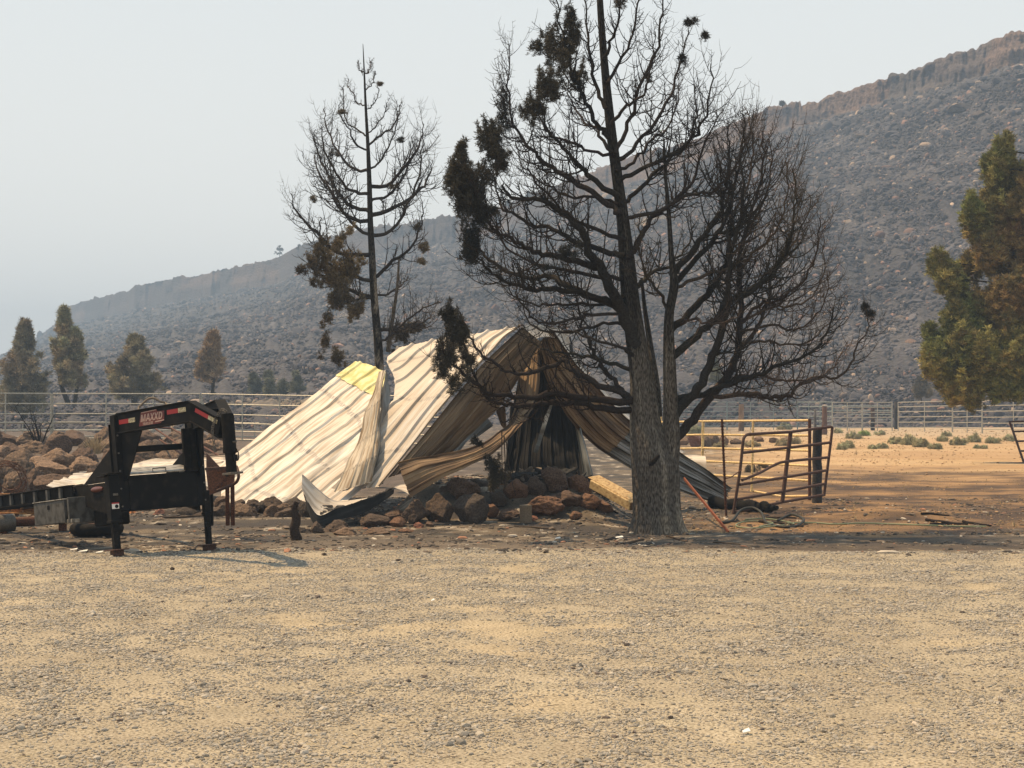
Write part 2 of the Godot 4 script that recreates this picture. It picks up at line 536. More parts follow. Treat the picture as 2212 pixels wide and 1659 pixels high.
# ---------- terrain ----------
func ground_h(x: float, z: float) -> float:
	var d := -z
	var a := x / maxf(d, 1.0)
	var h := 0.5 * ss(29.0, 46.0, d) * (1.0 - ss(-0.09, 0.085, a))
	h += 0.42 * ss(22.3, 23.6, d) * (1.0 - ss(27.0, 31.0, d)) * ss(-1.9, -1.2, x) * (1.0 - ss(0.95, 1.9, x))
	h += 0.10 * ss(21.0, 22.5, d) * (1.0 - ss(25.0, 31.0, d)) * (1.0 - ss(0.8, 1.8, x)) * ss(-9.0, -5.5, x)
	# low hummock of burnt litter by the gate
	h += 0.12 * exp(-pow((x - 5.6) / 0.7, 2.0) - pow((d - 24.2) / 0.5, 2.0))
	h += 0.02 * nz.get_noise_2d(x * 30.0, z * 30.0) * ss(16.0, 20.0, d) + 0.008 * nz.get_noise_2d(x * 150.0, z * 150.0)
	h += 0.012 * ss(18.0, 19.0, d) * nz2.get_noise_2d(x * 260.0, z * 260.0)
	return h
func yard_edge(x: float) -> float:      # depth where raked gravel ends and burnt soil begins
	return 18.75 + 0.18 * nz.get_noise_2d(x * 25.0, 3.0) + 0.12 * nz.get_noise_2d(x * 120.0, 9.0) - 0.28 * ss(-3.5, -5.0, x) - 0.25 * ss(1.0, 5.0, x)
func sandy(x: float, z: float) -> float:     # bare sand showing through the gravel
	var s := nz.get_noise_2d(x * 26.0 + 40.0, z * 34.0) + 0.5 * nz.get_noise_2d(x * 80.0, z * 110.0)
	var c := exp(-pow((x - 0.75) / 1.5, 2.0) - pow((-z - 13.1) / 1.5, 2.0)) + 0.8 * exp(-pow((x - 2.9) / 1.4, 2.0) - pow((-z - 13.0) / 0.7, 2.0))
	return clampf(ss(0.42, 0.85, s + 0.6 * c), 0.0, 1.0)
func ground_col(x: float, z: float) -> Color:
	var d := -z
	var n1 := nz.get_noise_2d(x * 45.0, z * 45.0)
	var n2 := nz2.get_noise_2d(x * 230.0, z * 260.0)
	var n3 := nz2.get_noise_2d(x * 40.0, z * 130.0)
	var gravel := Color(0.36, 0.312, 0.232).lerp(Color(0.42, 0.367, 0.272), 0.5 + n1)
	gravel = gravel.lerp(Color(0.45, 0.375, 0.255), sandy(x, z) * 0.8)
	gravel = gravel * (1.0 + 0.18 * n2)
	if d < 17.0: return gravel
	var ash := Color(0.05, 0.043, 0.036).lerp(Color(0.19, 0.15, 0.105), clampf(0.30 + 1.1 * n3 + 0.6 * n2, 0.0, 1.0))
	ash = ash.lerp(Color(0.42, 0.38, 0.32), ss(0.46, 0.62, n2 + 0.35 * n3))
	var near_burn := ss(0.0, 0.35, d - yard_edge(x) + 0.25 * n2)
	var transit := Color(0.15, 0.122, 0.094).lerp(Color(0.082, 0.061, 0.043), ss(0.05, 0.13, x / d)) * (1.0 + 0.3 * n2)  # burnt soil; towards the right the tree's shade is put into the colour
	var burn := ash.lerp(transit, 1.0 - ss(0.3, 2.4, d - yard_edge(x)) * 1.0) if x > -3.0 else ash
	var c := gravel.lerp(burn, near_burn)
	if d < 20.0: return c
	# pasture to the right of the shed
	var a := x / d
	var right := ss(0.09, 0.17, a + 0.03 * n1)
	var streak := 0.8 * nz.get_noise_2d(x * 34.0, z * 46.0) + 0.55 * nz2.get_noise_2d(x * 90.0, z * 150.0) + 0.35 * nz.get_noise_2d(x * 12.0, z * 14.0)
	var brown := Color(0.07, 0.043, 0.026).lerp(Color(0.36, 0.215, 0.095), clampf(lerpf(0.16, 0.44, ss(22.0, 33.0, d)) + 1.15 * streak, 0.0, 1.0))  # darker at the near end: burnt soil plus painted tree shade
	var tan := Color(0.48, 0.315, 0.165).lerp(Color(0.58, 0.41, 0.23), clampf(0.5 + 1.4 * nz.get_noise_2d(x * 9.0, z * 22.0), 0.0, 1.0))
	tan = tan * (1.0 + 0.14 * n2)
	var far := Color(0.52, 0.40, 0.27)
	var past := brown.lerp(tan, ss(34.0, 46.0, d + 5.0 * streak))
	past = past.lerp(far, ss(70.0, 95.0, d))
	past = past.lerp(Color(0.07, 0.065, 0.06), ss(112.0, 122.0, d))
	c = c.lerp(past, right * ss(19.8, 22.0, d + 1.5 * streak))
	# dark terrace behind the trailer
	c = c.lerp(Color(0.12, 0.095, 0.08) * (1.0 + 0.5 * n2), (1.0 - ss(-0.09, 0.05, a)) * ss(27.0, 32.0, d))
	return c
func build_ground() -> void:
	var xs := []
	var x := 0.0
	var st := 0.09
	while x < 520.0:
		xs.append(x)
		if x > 8.0: st = minf(st * 1.06, 60.0)
		x += st
	var cols := []
	for k in range(xs.size() - 1, 0, -1): cols.append(-xs[k])
	cols.append_array(xs)
	var rows := [-60.0, -20.0, -5.0, 2.0, 5.0]
	var d := 6.0
	st = 0.08
	while d < 1050.0:
		rows.append(d)
		if d > 28.0: st = minf(st * 1.03, 60.0)
		d += st
	var mb := MB.new()
	var w := cols.size()
	for r in rows:
		for cx in cols:
			var h := ground_h(cx, -r)
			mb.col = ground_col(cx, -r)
			var e := 0.06
			var near: bool = r < 60.0 and absf(cx) < 25.0
			var nn := Vector3.UP
			if near: nn = Vector3(h - ground_h(cx + e, -r), e, h - ground_h(cx, -r + e)).normalized()
			mb.pt(Vector3(cx, h, -r), nn)
	for j in rows.size() - 1:
		for k in w - 1:
			var a := j * w + k
			mb.quad(a, a + 1, a + w + 1, a + w)
	struct_obj("ground", mb, M.ground)
	print("ground ", mb.v.size())

# ---------- mesa ----------
var rimS := [[-900, 800], [-300, 790], [0, 769], [84, 728], [128, 690], [146, 658], [215, 641], [280, 626], [290, 617], [360, 604], [440, 589], [500, 576], [600, 556], [640, 533], [700, 515], [800, 492], [878, 480], [972, 464], [1080, 443], [1180, 405], [1278, 368], [1387, 330], [1486, 306], [1560, 272], [1641, 241], [1735, 216], [1820, 190], [1920, 158], [2050, 120], [2130, 98], [2170, 78], [2212, 70], [2330, 40], [2600, -30], [3000, -120]]
func rim(sx: float) -> Array:       # -> depth, height, cliff height
	var k := 0
	while k < rimS.size() - 2 and rimS[k + 1][0] < sx: k += 1
	var y := lerpf(rimS[k][1], rimS[k + 1][1], clampf((sx - rimS[k][0]) / (rimS[k + 1][0] - rimS[k][0]), 0, 1))
	var h := lerpf(50.0, 61.0, clampf((sx - 140.0) / 2070.0, 0.0, 1.25))
	var d := (h - EYE) * F / (872.0 - y)
	var cl := lerpf(10.0, 4.6, ss(140.0, 1900.0, sx))
	if sx < 146.0:       # the butte's end falls away to the plain
		d = lerpf(820.0, 960.0, ss(146.0, -300.0, sx))
		h = EYE + (872.0 - y) / F * d
		cl = 9.0 * ss(100.0, 146.0, sx)
	return [d, h, cl]
func foot(sx: float) -> Array:      # -> depth, height
	return [lerpf(62.0, 116.0, ss(400.0, 1350.0, sx)), lerpf(0.32, -0.25, ss(300.0, 1300.0, sx))]
func hill_p(sx: float, t: float, rm: Array) -> Vector3:
	var ft := foot(sx)
	var base_h: float = rm[1] - rm[2]
	var pw := lerpf(1.32, 1.12, ss(300.0, 1500.0, sx))
	var d := lerpf(ft[0], rm[0], t)
	var h := lerpf(ft[1], base_h, pow(t, pw))
	var p := Vector3((sx - 1106.0) / F * d, h, -d)
	# gullies
	var n := nz.get_noise_2d(p.x * 1.6, p.z * 1.6) * 2.4 + nz.get_noise_2d(p.x * 7.0, p.z * 7.0) * 1.3
	p.y += n * ss(0.0, 0.25, t) * (1.0 - ss(0.86, 1.0, t))
	return p
func hill_col(p: Vector3) -> Color:
	var n := nz2.get_noise_3d(p.x * 5.0, p.y * 14.0, p.z * 5.0)
	var c := Color(0.047, 0.044, 0.051).lerp(Color(0.100, 0.092, 0.097), clampf(0.42 + 1.1 * n, 0, 1))
	var s := nz.get_noise_3d(p.x * 2.2 + 300.0, p.y * 9.0, p.z * 2.2)
	return c.lerp(Color(0.34, 0.27, 0.18), ss(0.5, 0.64, s) * 0.5)
func build_hill() -> void:
	var sxs := []
	var s := -880.0
	while s < 2950.0:
		sxs.append(s)
		s += 3.0 if s > -40.0 and s < 2260.0 else 22.0
	var mb := MB.new()
	var nt := 56
	var pos := []
	var rims := []
	for sx in sxs: rims.append(rim(sx))
	for j in nt + 1:
		var row := []
		for k in sxs.size():
			var p := hill_p(sxs[k], float(j) / nt, rims[k])
			p += Vector3(0, 0.5 * nz2.get_noise_2d(p.x * 40.0, p.z * 40.0) * ss(0, 0.06, float(j) / nt), 0)
			row.append(p)
		pos.append(row)
	grid_col(mb, pos, hill_col)
	struct_obj("hill", mb, M.hill)
	# rimrock: jointed basalt blocks standing proud of one another, then the flat top
	mb = MB.new()
	pos = []
	var nr := 9
	for j in nr + 5:
		var row := []
		for k in sxs.size():
			var sx: float = sxs[k]
			var rm: Array = rims[k]
			var b := hill_p(sx, 1.0, rm)
			var dirr := Vector3(b.x, 0, b.z).normalized()
			var run: float = sx * rm[0] / F      # metres along the rim, about
			var tier := floorf(float(j) / nr * 2.6 + 0.5 * nzr.get_noise_1d(run * 11.0 + 33.0)) * 137.0
			var blk := 0.7 * nzr.get_noise_1d(run * 12.0) + 0.5 * nzr.get_noise_1d(run * 17.0 + tier)
			var blk2 := nzr.get_noise_1d(run * 47.0 + 500.0 + tier)
			var crack := ss(0.55, 0.9, absf(nz2.get_noise_1d(run * 60.0 + 90.0)) * 2.0)
			var out := 1.9 * blk + 0.5 * blk2 - 0.45 * crack
			var t := float(j) / nr
			var topn := 0.6 * nzr.get_noise_1d(run * 20.0 + 70.0) + 0.7 * nz.get_noise_1d(run * 60.0) + 0.25 * nz2.get_noise_1d(run * 190.0)
			var p: Vector3
			if j <= nr:
				var bench := 1.3 * ss(0.45, 0.5, t + 0.25 * nzr.get_noise_1d(run * 9.0 + 900.0))
				p = b + Vector3(0, -1.5 + t * (rm[2] + 1.5 + topn), 0) - dirr * (out * ss(0.0, 0.1, t) + 1.5 * (1.0 - t) - bench)
				p += dirr * 0.5 * nz2.get_noise_3d(p.x * 90.0, p.y * 60.0, p.z * 90.0) + Vector3(0, 0.35 * nz2.get_noise_2d(run * 150.0, t * 30.0) * t, 0)
			else:
				var bk := [2.0, 8.0, 30.0, 120.0][j - nr - 1] as float
				p = b + Vector3(0, rm[2] + topn - 0.2 + 0.25 * nz2.get_noise_1d(run * 200.0) - bk * 0.03, 0) - dirr * (out * 0.5) + dirr * bk
			row.append(p)
		pos.append(row)
	grid_col(mb, pos, func(p: Vector3) -> Color:
		var n := nzr.get_noise_3d(p.x * 9.0, p.y * 4.0, p.z * 9.0)
		var c := Color(0.080, 0.073, 0.077).lerp(Color(0.138, 0.117, 0.115), clampf(0.5 + n, 0, 1))
		var o := nzr.get_noise_3d(p.x * 4.0 + 77.0, p.y * 3.0, p.z * 4.0)
		return c.lerp(Color(0.27, 0.18, 0.135), ss(0.58, 0.7, o) * 0.45))
	struct_obj("cliff", mb, M.cliff)
func grid_col(mb: MB, pos: Array, cf: Callable) -> void:
	var nu: int = pos[0].size()
	for j in pos.size():
		for k in nu:
			var du: Vector3 = pos[j][mini(k + 1, nu - 1)] - pos[j][maxi(k - 1, 0)]
			var dv: Vector3 = pos[mini(j + 1, pos.size() - 1)][k] - pos[maxi(j - 1, 0)][k]
			mb.col = cf.call(pos[j][k])
			mb.pt(pos[j][k], du.cross(dv).normalized())
	for j in pos.size() - 1:
		for k in nu - 1:
			var a := j * nu + k
			mb.quad(a, a + 1, a + nu + 1, a + nu)

func multi(called: String, mesh: Mesh, xf: Array, cols: Array, m: Material, parent: Node = self) -> MultiMeshInstance3D:
	var mm := MultiMesh.new()
	mm.transform_format = MultiMesh.TRANSFORM_3D
	mm.use_colors = true
	mm.mesh = mesh
	mm.instance_count = xf.size()
	var off: Vector3 = org.get(parent, Vector3.ZERO)
	for k in xf.size():
		var t: Transform3D = xf[k]
		t.origin -= off
		mm.set_instance_transform(k, t)
		mm.set_instance_color(k, cols[k])
	var o := MultiMeshInstance3D.new()
	o.multimesh = mm
	o.material_override = m
	o.name = numbered(called) if parent == self else called
	parent.add_child(o, true)
	return o
func rbasis(s: Vector3) -> Basis:
	return Basis(rdir(), R(0, TAU)) * Basis.from_scale(s)

func scatter_talus() -> void:
	rng.seed = 501
	var sets := [[[], []], [[], []], [[], []]]
	for k in 290000:
		var sx := R(-120.0, 2330.0)
		var t := pow(rng.randf(), 0.9) * 0.985
		var rm := rim(sx)
		var p := hill_p(sx, t, rm)
		var d := -p.z
		var s := exp(rng.randfn(0.0, 0.5)) * 0.118 * pow(d / 150.0, 0.5)
		if t > 0.86: s *= 1.35
		if d < 110.0: s *= 0.85
		if d > 420.0 and k % 3: continue
		var c := hill_col(p)
		var v := R(0.65, 1.35)
		var tanr := rng.randf()
		if tanr < 0.035: c = c.lerp(Color(0.36, 0.27, 0.20), R(0.4, 0.9))
		elif tanr < 0.075: c = c.lerp(Color(0.30, 0.17, 0.12), R(0.3, 0.8))
		c = Color(c.r * v, c.g * v, c.b * v)
		var q: Array = sets[k % 3]
		q[0].append(Transform3D(rbasis(Vector3(s * R(0.9, 1.6), s * R(0.55, 0.9), s * R(0.8, 1.2))), p + Vector3(0, s * 0.15, 0)))
		q[1].append(c)
	for j in 3:
		var o := multi("talus_boulders", rock_mesh(1, 60 + j, 7, 0.12, true), sets[j][0], sets[j][1], M.talus)
		o.set_meta("kind", "stuff")
		o.set_meta("label", ["burnt dark lava boulders covering the whole hillside below the cliff", "angular grey talus blocks strewn over the hillside below the cliff", "broken brown-black rocks spread over the hillside below the cliff"][j])
		o.set_meta("category", "boulders")
	# big pale blocks that can be picked out on the slope
	var bm := []
	for j in 4: bm.append(rock_mesh(2, 80 + j, 9, 0.1, true))
	var spots := [[1965, 742, 34, 22, 0], [1935, 452, 18, 13, 1], [1820, 372, 22, 16, 1], [1738, 605, 20, 14, 0], [1790, 745, 26, 14, 0], [1838, 752, 22, 14, 0], [1640, 800, 18, 10, 2], [2080, 240, 60, 24, 1], [2120, 252, 34, 22, 1], [1860, 300, 30, 14, 1], [1560, 792, 20, 12, 2], [1495, 808, 16, 10, 2], [1770, 668, 18, 9, 2], [2030, 540, 14, 9, 2], [575, 690, 12, 8, 2], [228, 674, 9, 6, 0], [700, 745, 16, 8, 2], [1885, 690, 16, 10, 0], [2005, 398, 12, 9, 2], [1610, 730, 14, 9, 2]]
	for k in spots.size():
		var q: Array = spots[k]
		var rm := rim(q[0])
		var best := 0.0
		var bd := 1e9
		for t in 200:      # the point of the slope seen at that pixel
			var p0 := hill_p(q[0], t / 200.0, rm)
			var sy: float = 872.0 - (p0.y - EYE) / -p0.z * F
			if absf(sy - q[1]) < bd: bd = absf(sy - q[1]); best = t / 200.0
		var p := hill_p(q[0], best, rm)
		var o := MeshInstance3D.new()
		o.name = numbered("boulder")
		o.mesh = bm[k % 4]
		var c: Color = [Color(0.24, 0.165, 0.13), Color(0.14, 0.118, 0.108), Color(0.26, 0.215, 0.175)][q[4]]
		o.material_override = mat(0.92, c.linear_to_srgb(), M.rock.albedo_texture, 0.5, true, M.rock.normal_texture, 1.0)
		add_child(o)
		var sc: float = -p.z / F * 0.55
		o.transform = Transform3D(Basis(Vector3.UP, R(0, TAU)) * Basis.from_scale(Vector3(q[2] * sc, q[3] * sc, q[2] * sc * 0.9)), p + Vector3(0, q[3] * sc * 0.3, 0))
		tag(o, ["rust-tinted pale block lying among the dark hillside rocks", "large dark grey block fallen just under the rimrock cliff", "pale tan boulder among the dark hillside rocks"][q[4]], "boulder", ["rust-tinted blocks on the hillside", "large blocks below the cliff", "pale tan boulders on the hillside"][q[4]])

func scatter_gravel() -> void:
	rng.seed = 77
	var sets := [[[], []], [[], []]]
	var tries := 0
	while tries < 300000:
		tries += 1
		var d := 7.0 + 12.2 * pow(rng.randf(), 0.8)
		var x := R(-0.325, 0.325) * d
		if d > yard_edge(x) + 0.2: continue
		var bare := sandy(x, -d)
		if rng.randf() < bare * 0.93: continue
		var clump := nz2.get_noise_2d(x * 120.0, d * 120.0)
		if rng.randf() < 0.35 - clump * 0.9: continue
		var s := 0.0044 * exp(rng.randfn(0.0, 0.42))
		if clump > 0.25: s *= 1.3
		var g := R(0.6, 1.3)
		var c := Color(0.335, 0.295, 0.235).lerp(Color(0.27, 0.25, 0.217), rng.randf())
		if rng.randf() < 0.05: c = Color(0.36, 0.31, 0.25)
		if rng.randf() < 0.03: c = Color(0.10, 0.08, 0.07)
		var q: Array = sets[tries % 2]
		q[0].append(Transform3D(Basis(Vector3.UP, R(0, TAU)) * Basis(Vector3.RIGHT, R(-0.4, 0.4)) * Basis.from_scale(Vector3(s * R(1.0, 1.9), s * R(0.6, 1.0), s * R(0.9, 1.3))), Vector3(x, ground_h(x, -d) + s * 0.25, -d)))
		q[1].append(Color(c.r * g, c.g * g, c.b * g))
	for j in 2:
		var o := multi("gravel", rock_mesh(0 if j else 1, 90 + j, 4, 0.2, true), sets[j][0], sets[j][1], M.pebble)
		o.set_meta("kind", "stuff")
		o.set_meta("label", ["grey crushed gravel covering the foreground yard", "small tan stones mixed through the foreground yard gravel"][j])
		o.set_meta("category", "gravel")
	# burnt litter and ash crumbs on the dark soil
	sets = [[[], []], [[], []]]
	for k in 26000:
		var d := R(18.2, 29.0)
		var x := R(-0.33, 0.33) * d
		if d < yard_edge(x) - 0.5 * rng.randf(): continue
		var cl := nz2.get_noise_2d(x * 70.0, d * 90.0)
		if rng.randf() < 0.45 - cl + 0.35 * ss(0.08, 0.14, x / d): continue
		var s := 0.011 * exp(rng.randfn(0.0, 0.5))
		var c := Color(0.05, 0.042, 0.036) if rng.randf() < 0.5 else Color(0.15, 0.115, 0.085)
		var tt := rng.randf()
		if tt < 0.05: c = Color(0.45, 0.40, 0.33)
		elif tt < 0.1: c = Color(0.30, 0.15, 0.09)
		var q: Array = sets[k % 2]
		q[0].append(Transform3D(Basis(Vector3.UP, R(0, TAU)) * Basis.from_scale(Vector3(s * R(1.0, 3.2), s * R(0.5, 0.9), s * R(0.8, 1.3))), Vector3(x, ground_h(x, -d) + s * 0.2, -d)))
		q[1].append(c)
	for j in 2:
		var o := multi("burnt_litter", rock_mesh(0, 95 + j, 4, 0.2, true), sets[j][0], sets[j][1], M.pebble)
		o.set_meta("kind", "stuff")
		o.set_meta("label", ["charred crumbs and ash scattered over the dark burnt soil", "brown soil clods scattered over the dark burnt soil"][j])
		o.set_meta("category", "litter")

func scatter_straw() -> void:
	rng.seed = 88
	var xf := []
	var cols := []
	for k in 1700:
		var d := 7.0 + 12.5 * pow(rng.randf(), 0.8)
		var x := R(-0.325, 0.325) * d
		if nz.get_noise_2d(x * 40.0 + 11.0, d * 40.0) < R(-0.3, 0.25): continue
		var l := R(0.02, 0.07)
		xf.append(Transform3D(Basis(Vector3.UP, R(0, TAU)) * Basis(Vector3.BACK, R(-0.15, 0.15)) * Basis.from_scale(Vector3(l, 0.0022, 0.0022)), Vector3(x, ground_h(x, -d) + 0.012, -d)))
		var c := Color(0.55, 0.44, 0.26) if rng.randf() < 0.55 else Color(0.12, 0.085, 0.06)
		cols.append(c * R(0.8, 1.2))
	var o := multi("straw", rock_mesh(0, 99, 2, 0.1, true), xf, cols, M.pebble)
	o.set_meta("kind", "stuff"); o.set_meta("label", "dry straw and bark bits strewn over the yard gravel"); o.set_meta("category", "straw")

func scatter_pasture() -> void:
	rng.seed = 89
	var sets := [[[], []], [[], []]]
	for k in 9000:
		var d := 21.0 + 85.0 * pow(rng.randf(), 1.5)
		var x := R(0.09, 0.34) * d
		if nz.get_noise_2d(x * 14.0 + 11.0, d * 14.0) < R(-0.45, 0.25): continue
		var s := 0.010 * exp(rng.randfn(0.0, 0.45)) * (0.7 + d / 55.0)
		var q: Array = sets[k % 2]
		if k % 2:
			q[0].append(Transform3D(Basis(Vector3.UP, R(0, TAU)) * Basis.from_scale(Vector3(s * R(1, 2), s * 0.6, s)), Vector3(x, ground_h(x, -d) + s * 0.2, -d)))
			q[1].append(Color(0.30, 0.19, 0.10) * R(0.5, 1.2))
		else:
			q[0].append(Transform3D(Basis(Vector3.UP, R(0, TAU)) * Basis.from_scale(Vector3(s * 1.6, s * R(1.0, 2.4), s * 1.6)), Vector3(x, ground_h(x, -d), -d)))
			q[1].append(Color(0.46, 0.34, 0.19) * R(0.6, 1.15))
	for j in 2:
		var o := multi("pasture_litter", rock_mesh(0, 120, 3, 0.2, true) if j else spray_a, sets[j][0], sets[j][1], M.pebble if j else M.leaf)
		o.set_meta("kind", "stuff"); o.set_meta("label", ["dry grass stubble scattered over the tan pasture", "soil clods scattered over the brown pasture"][j]); o.set_meta("category", ["stubble", "clods"][j])

# ---------- near rocks ----------
var rock_meshes := []
var rock_mats := []
func rock(sx: float, sy: float, w: float, h: float, d: float, kind: int, m: int, label: String, group := "") -> void:
	var o := MeshInstance3D.new()
	o.name = numbered("rock")
	o.mesh = rock_meshes[kind % rock_meshes.size()]
	o.material_override = rock_mats[m]
	add_child(o)
	var yaw := Basis(Vector3.UP, R(0, TAU))
	var bb := o.mesh.get_aabb()
	w *= 1.16
	h *= 1.08
	var px := d / F
	var depth_size := w * px * R(0.75, 1.0)
	# fit the turned mesh to the wanted width and height
	var ext := Transform3D(yaw, Vector3.ZERO) * bb
	var sc := Vector3(w * px / ext.size.x, h * px / ext.size.y, depth_size / ext.size.z)
	var b := Basis.from_scale(sc) * yaw
	var c := W(sx, sy, d)
	var low := (Transform3D(b, Vector3.ZERO) * bb).position.y
	var g := ground_h(c.x, c.z)
	if c.y + low > g and c.y + low < g + 0.30: c.y = g - low - 0.02
	o.transform = Transform3D(b, c - b * bb.get_center())
	if group != "":
		var tone: String = ["brown", "red-brown", "orange-brown", "charcoal", "pale tan", "tan-brown", "pinkish", "orange"][m]
		var wm := w * px
		var size: String = "very large" if wm > 0.6 else ("large" if wm > 0.45 else ("middling" if wm > 0.3 else "small"))
		var shape: String = "flat" if h < w * 0.42 else ("tall" if h > w * 0.85 else "blocky")
		label = "%s %s %s %s" % [size, shape, tone, label]
	tag(o, label, "rock", group)
func build_rocks() -> void:
	for k in 9: rock_meshes.append(rock_mesh(4, 20 + k, 13 + k % 4 * 3, 0.15 + 0.04 * (k % 3), false))
	for c in [Color(0.115, 0.085, 0.066), Color(0.155, 0.105, 0.078), Color(0.215, 0.125, 0.08), Color(0.085, 0.070, 0.060), Color(0.31, 0.22, 0.155), Color(0.215, 0.155, 0.112), Color(0.36, 0.175, 0.125), Color(0.55, 0.24, 0.095)]:
		rock_mats.append(mat(0.93, c.linear_to_srgb(), M.rock.albedo_texture, 0.9, true, M.rock.normal_texture, 1.3))
	rng.seed = 31
	var low := "rock in the low row before the collapsed shed"
	var lg := "rocks in the low row before the shed"
	var heap := "rock heaped under the shed's open end"
	var hg := "rocks heaped under the open shed end"
	# [x, y, width, height, depth, colour]
	for q in [[653, 1152, 46, 24, 21.3, 3], [686, 1144, 40, 34, 21.4, 0], [728, 1142, 56, 36, 21.5, 0], [750, 1153, 70, 26, 21.0, 5], [804, 1129, 90, 36, 21.9, 0], [818, 1152, 80, 26, 21.2, 5], [849, 1100, 52, 32, 22.2, 1], [849, 1075, 34, 20, 22.5, 1], [859, 1125, 34, 24, 21.8, 2], [897, 1106, 58, 52, 22.1, 0], [880, 1148, 46, 14, 21.4, 2], [812, 1100, 36, 22, 22.2, 3], [700, 1162, 30, 14, 20.9, 3], [905, 1136, 30, 16, 21.7, 6], [930, 1134, 26, 14, 21.8, 1]]:
		rock(q[0], q[1], q[2], q[3], q[4], rng.randi(), q[5], low, lg)
	rock(949, 1102, 66, 70, 22.2, 1, 0, "tall brown boulder beside the big pitted one before the shed")
	rock(1018, 1106, 86, 76, 22.1, 3, 3, "largest rounded dark pitted boulder standing before the collapsed shed")
	for q in [[1003, 1060, 72, 50, 23.2, 1], [960, 1066, 44, 28, 23.3, 0], [1078, 1080, 44, 34, 22.9, 3], [1114, 1060, 46, 44, 23.1, 2], [1158, 1058, 66, 52, 23.2, 0], [1253, 1054, 52, 50, 23.3, 2], [1220, 1080, 64, 36, 22.9, 1], [1179, 1091, 74, 36, 22.6, 2], [1272, 1087, 56, 36, 22.9, 2], [1097, 1108, 56, 22, 22.3, 1], [1306, 1094, 50, 26, 22.9, 2], [1060, 1104, 34, 26, 22.5, 2], [1036, 1052, 40, 30, 23.5, 3], [1230, 1030, 34, 24, 23.6, 3], [1140, 1035, 36, 22, 23.7, 3], [1245, 1098, 30, 18, 22.4, 2], [1150, 1112, 26, 12, 22.2, 6]]:
		rock(q[0], q[1], q[2] * 1.14, q[3] * 1.12, q[4], rng.randi(), q[5], heap, hg)
	rock(1200, 1040, 78, 60, 23.3, 5, 1, "big red-brown angular rock topmost in the heap at the shed mouth")
	# row under the fallen roof, behind the trailer
	var rw := "rock in the row under the fallen roof edge"
	var rg := "rocks along the fallen roof edge"
	for q in [[483, 1108, 66, 44, 23.2, 0], [530, 1110, 66, 44, 23.2, 5], [544, 1084, 48, 30, 23.8, 0], [581, 1113, 50, 44, 23.1, 5], [588, 1080, 66, 38, 23.8, 0], [622, 1117, 50, 38, 23.0, 0], [635, 1078, 56, 36, 23.7, 3], [402, 1113, 74, 46, 23.4, 3], [440, 1118, 46, 36, 23.2, 0], [476, 1082, 40, 30, 24.2, 1], [511, 1080, 40, 26, 24.2, 0], [660, 1108, 40, 44, 22.9, 3], [611, 1096, 36, 26, 23.4, 5], [368, 1118, 40, 30, 23.5, 3], [563, 1092, 34, 26, 23.6, 3]]:
		rock(q[0], q[1], q[2], q[3], q[4], rng.randi(), q[5], rw, rg)
	rock(290, 1120, 30, 34, 23.6, 2, 7, "bright orange broken rock under the trailer's toolbox")
	rock(346, 1116, 46, 32, 23.5, 4, 6, "pink-brown rock under the trailer's toolbox")
	rock(314, 1110, 42, 28, 24.0, 6, 3, "dark rock between the orange and pink rocks under the trailer")
	# retaining bank of big rocks behind the trailer
	var course := ["lowest", "second", "third", "fourth", "topmost"]
	var ci := -1
	var bg := "rocks stacked in the bank below the pipe fence"
	for row in [[1050, 30.0, 62, 50], [1024, 33.5, 66, 52], [998, 37.5, 64, 48], [975, 41.5, 58, 44], [955, 45.5, 52, 36]]:
		var x := -30.0 + R(0, 30)
		ci += 1
		var bank: String = "rock in the %s course of the bank below the fence" % course[ci]
		while x < 520.0:
			var w: float = row[2] * R(0.65, 1.35)
			if not (row[0] > 1040 and x > 330.0):
				rock(x, row[0] + R(-6, 4), w * 1.25, row[3] * R(1.0, 1.5), row[1] + R(-0.8, 0.8), rng.randi(), [4, 5, 0, 5, 1, 5, 1][rng.randi() % 7] if x < 480 else 0, bank, bg)
			x += w * 0.92
	# stones edging the corral to the right
	for q in [[1476, 948, 26, 20, 66.0, 4], [1500, 952, 40, 30, 64.0, 6], [1522, 955, 30, 24, 64.0, 5], [1541, 950, 28, 26, 65.0, 5], [1562, 949, 30, 22, 66.0, 4], [1590, 944, 26, 14, 68.0, 5], [1490, 935, 22, 12, 74.0, 5], [1640, 941, 26, 12, 72.0, 4], [1672, 944, 24, 12, 70.0, 5], [1612, 952, 22, 12, 66.0, 4], [1700, 940, 26, 10, 74.0, 4]]:
		rock(q[0], q[1], q[2], q[3], q[4], rng.randi(), q[5], "boulder behind the cream pipe panel", "boulders behind the cream pipe panel")
	# loose stones on the yard
	rock(1372, 1188, 20, 11, 18.85, 2, 3, "small dark stone alone on the ground before the burnt tree trunk")
	rock(372, 1229, 9, 9, 16.6, 3, 3, "small black stone alone on the gravel before the trailer jack")
	for q in [[1178, 1192], [700, 1197], [640, 1190], [860, 1210], [905, 1183], [1010, 1186], [752, 1180]]:
		rock(q[0], q[1], R(9, 16), R(5, 8), 5950.0 / (q[1] - 869.0), rng.randi(), 3, "cinder at the gravel's edge", "cinders at the gravel's edge")

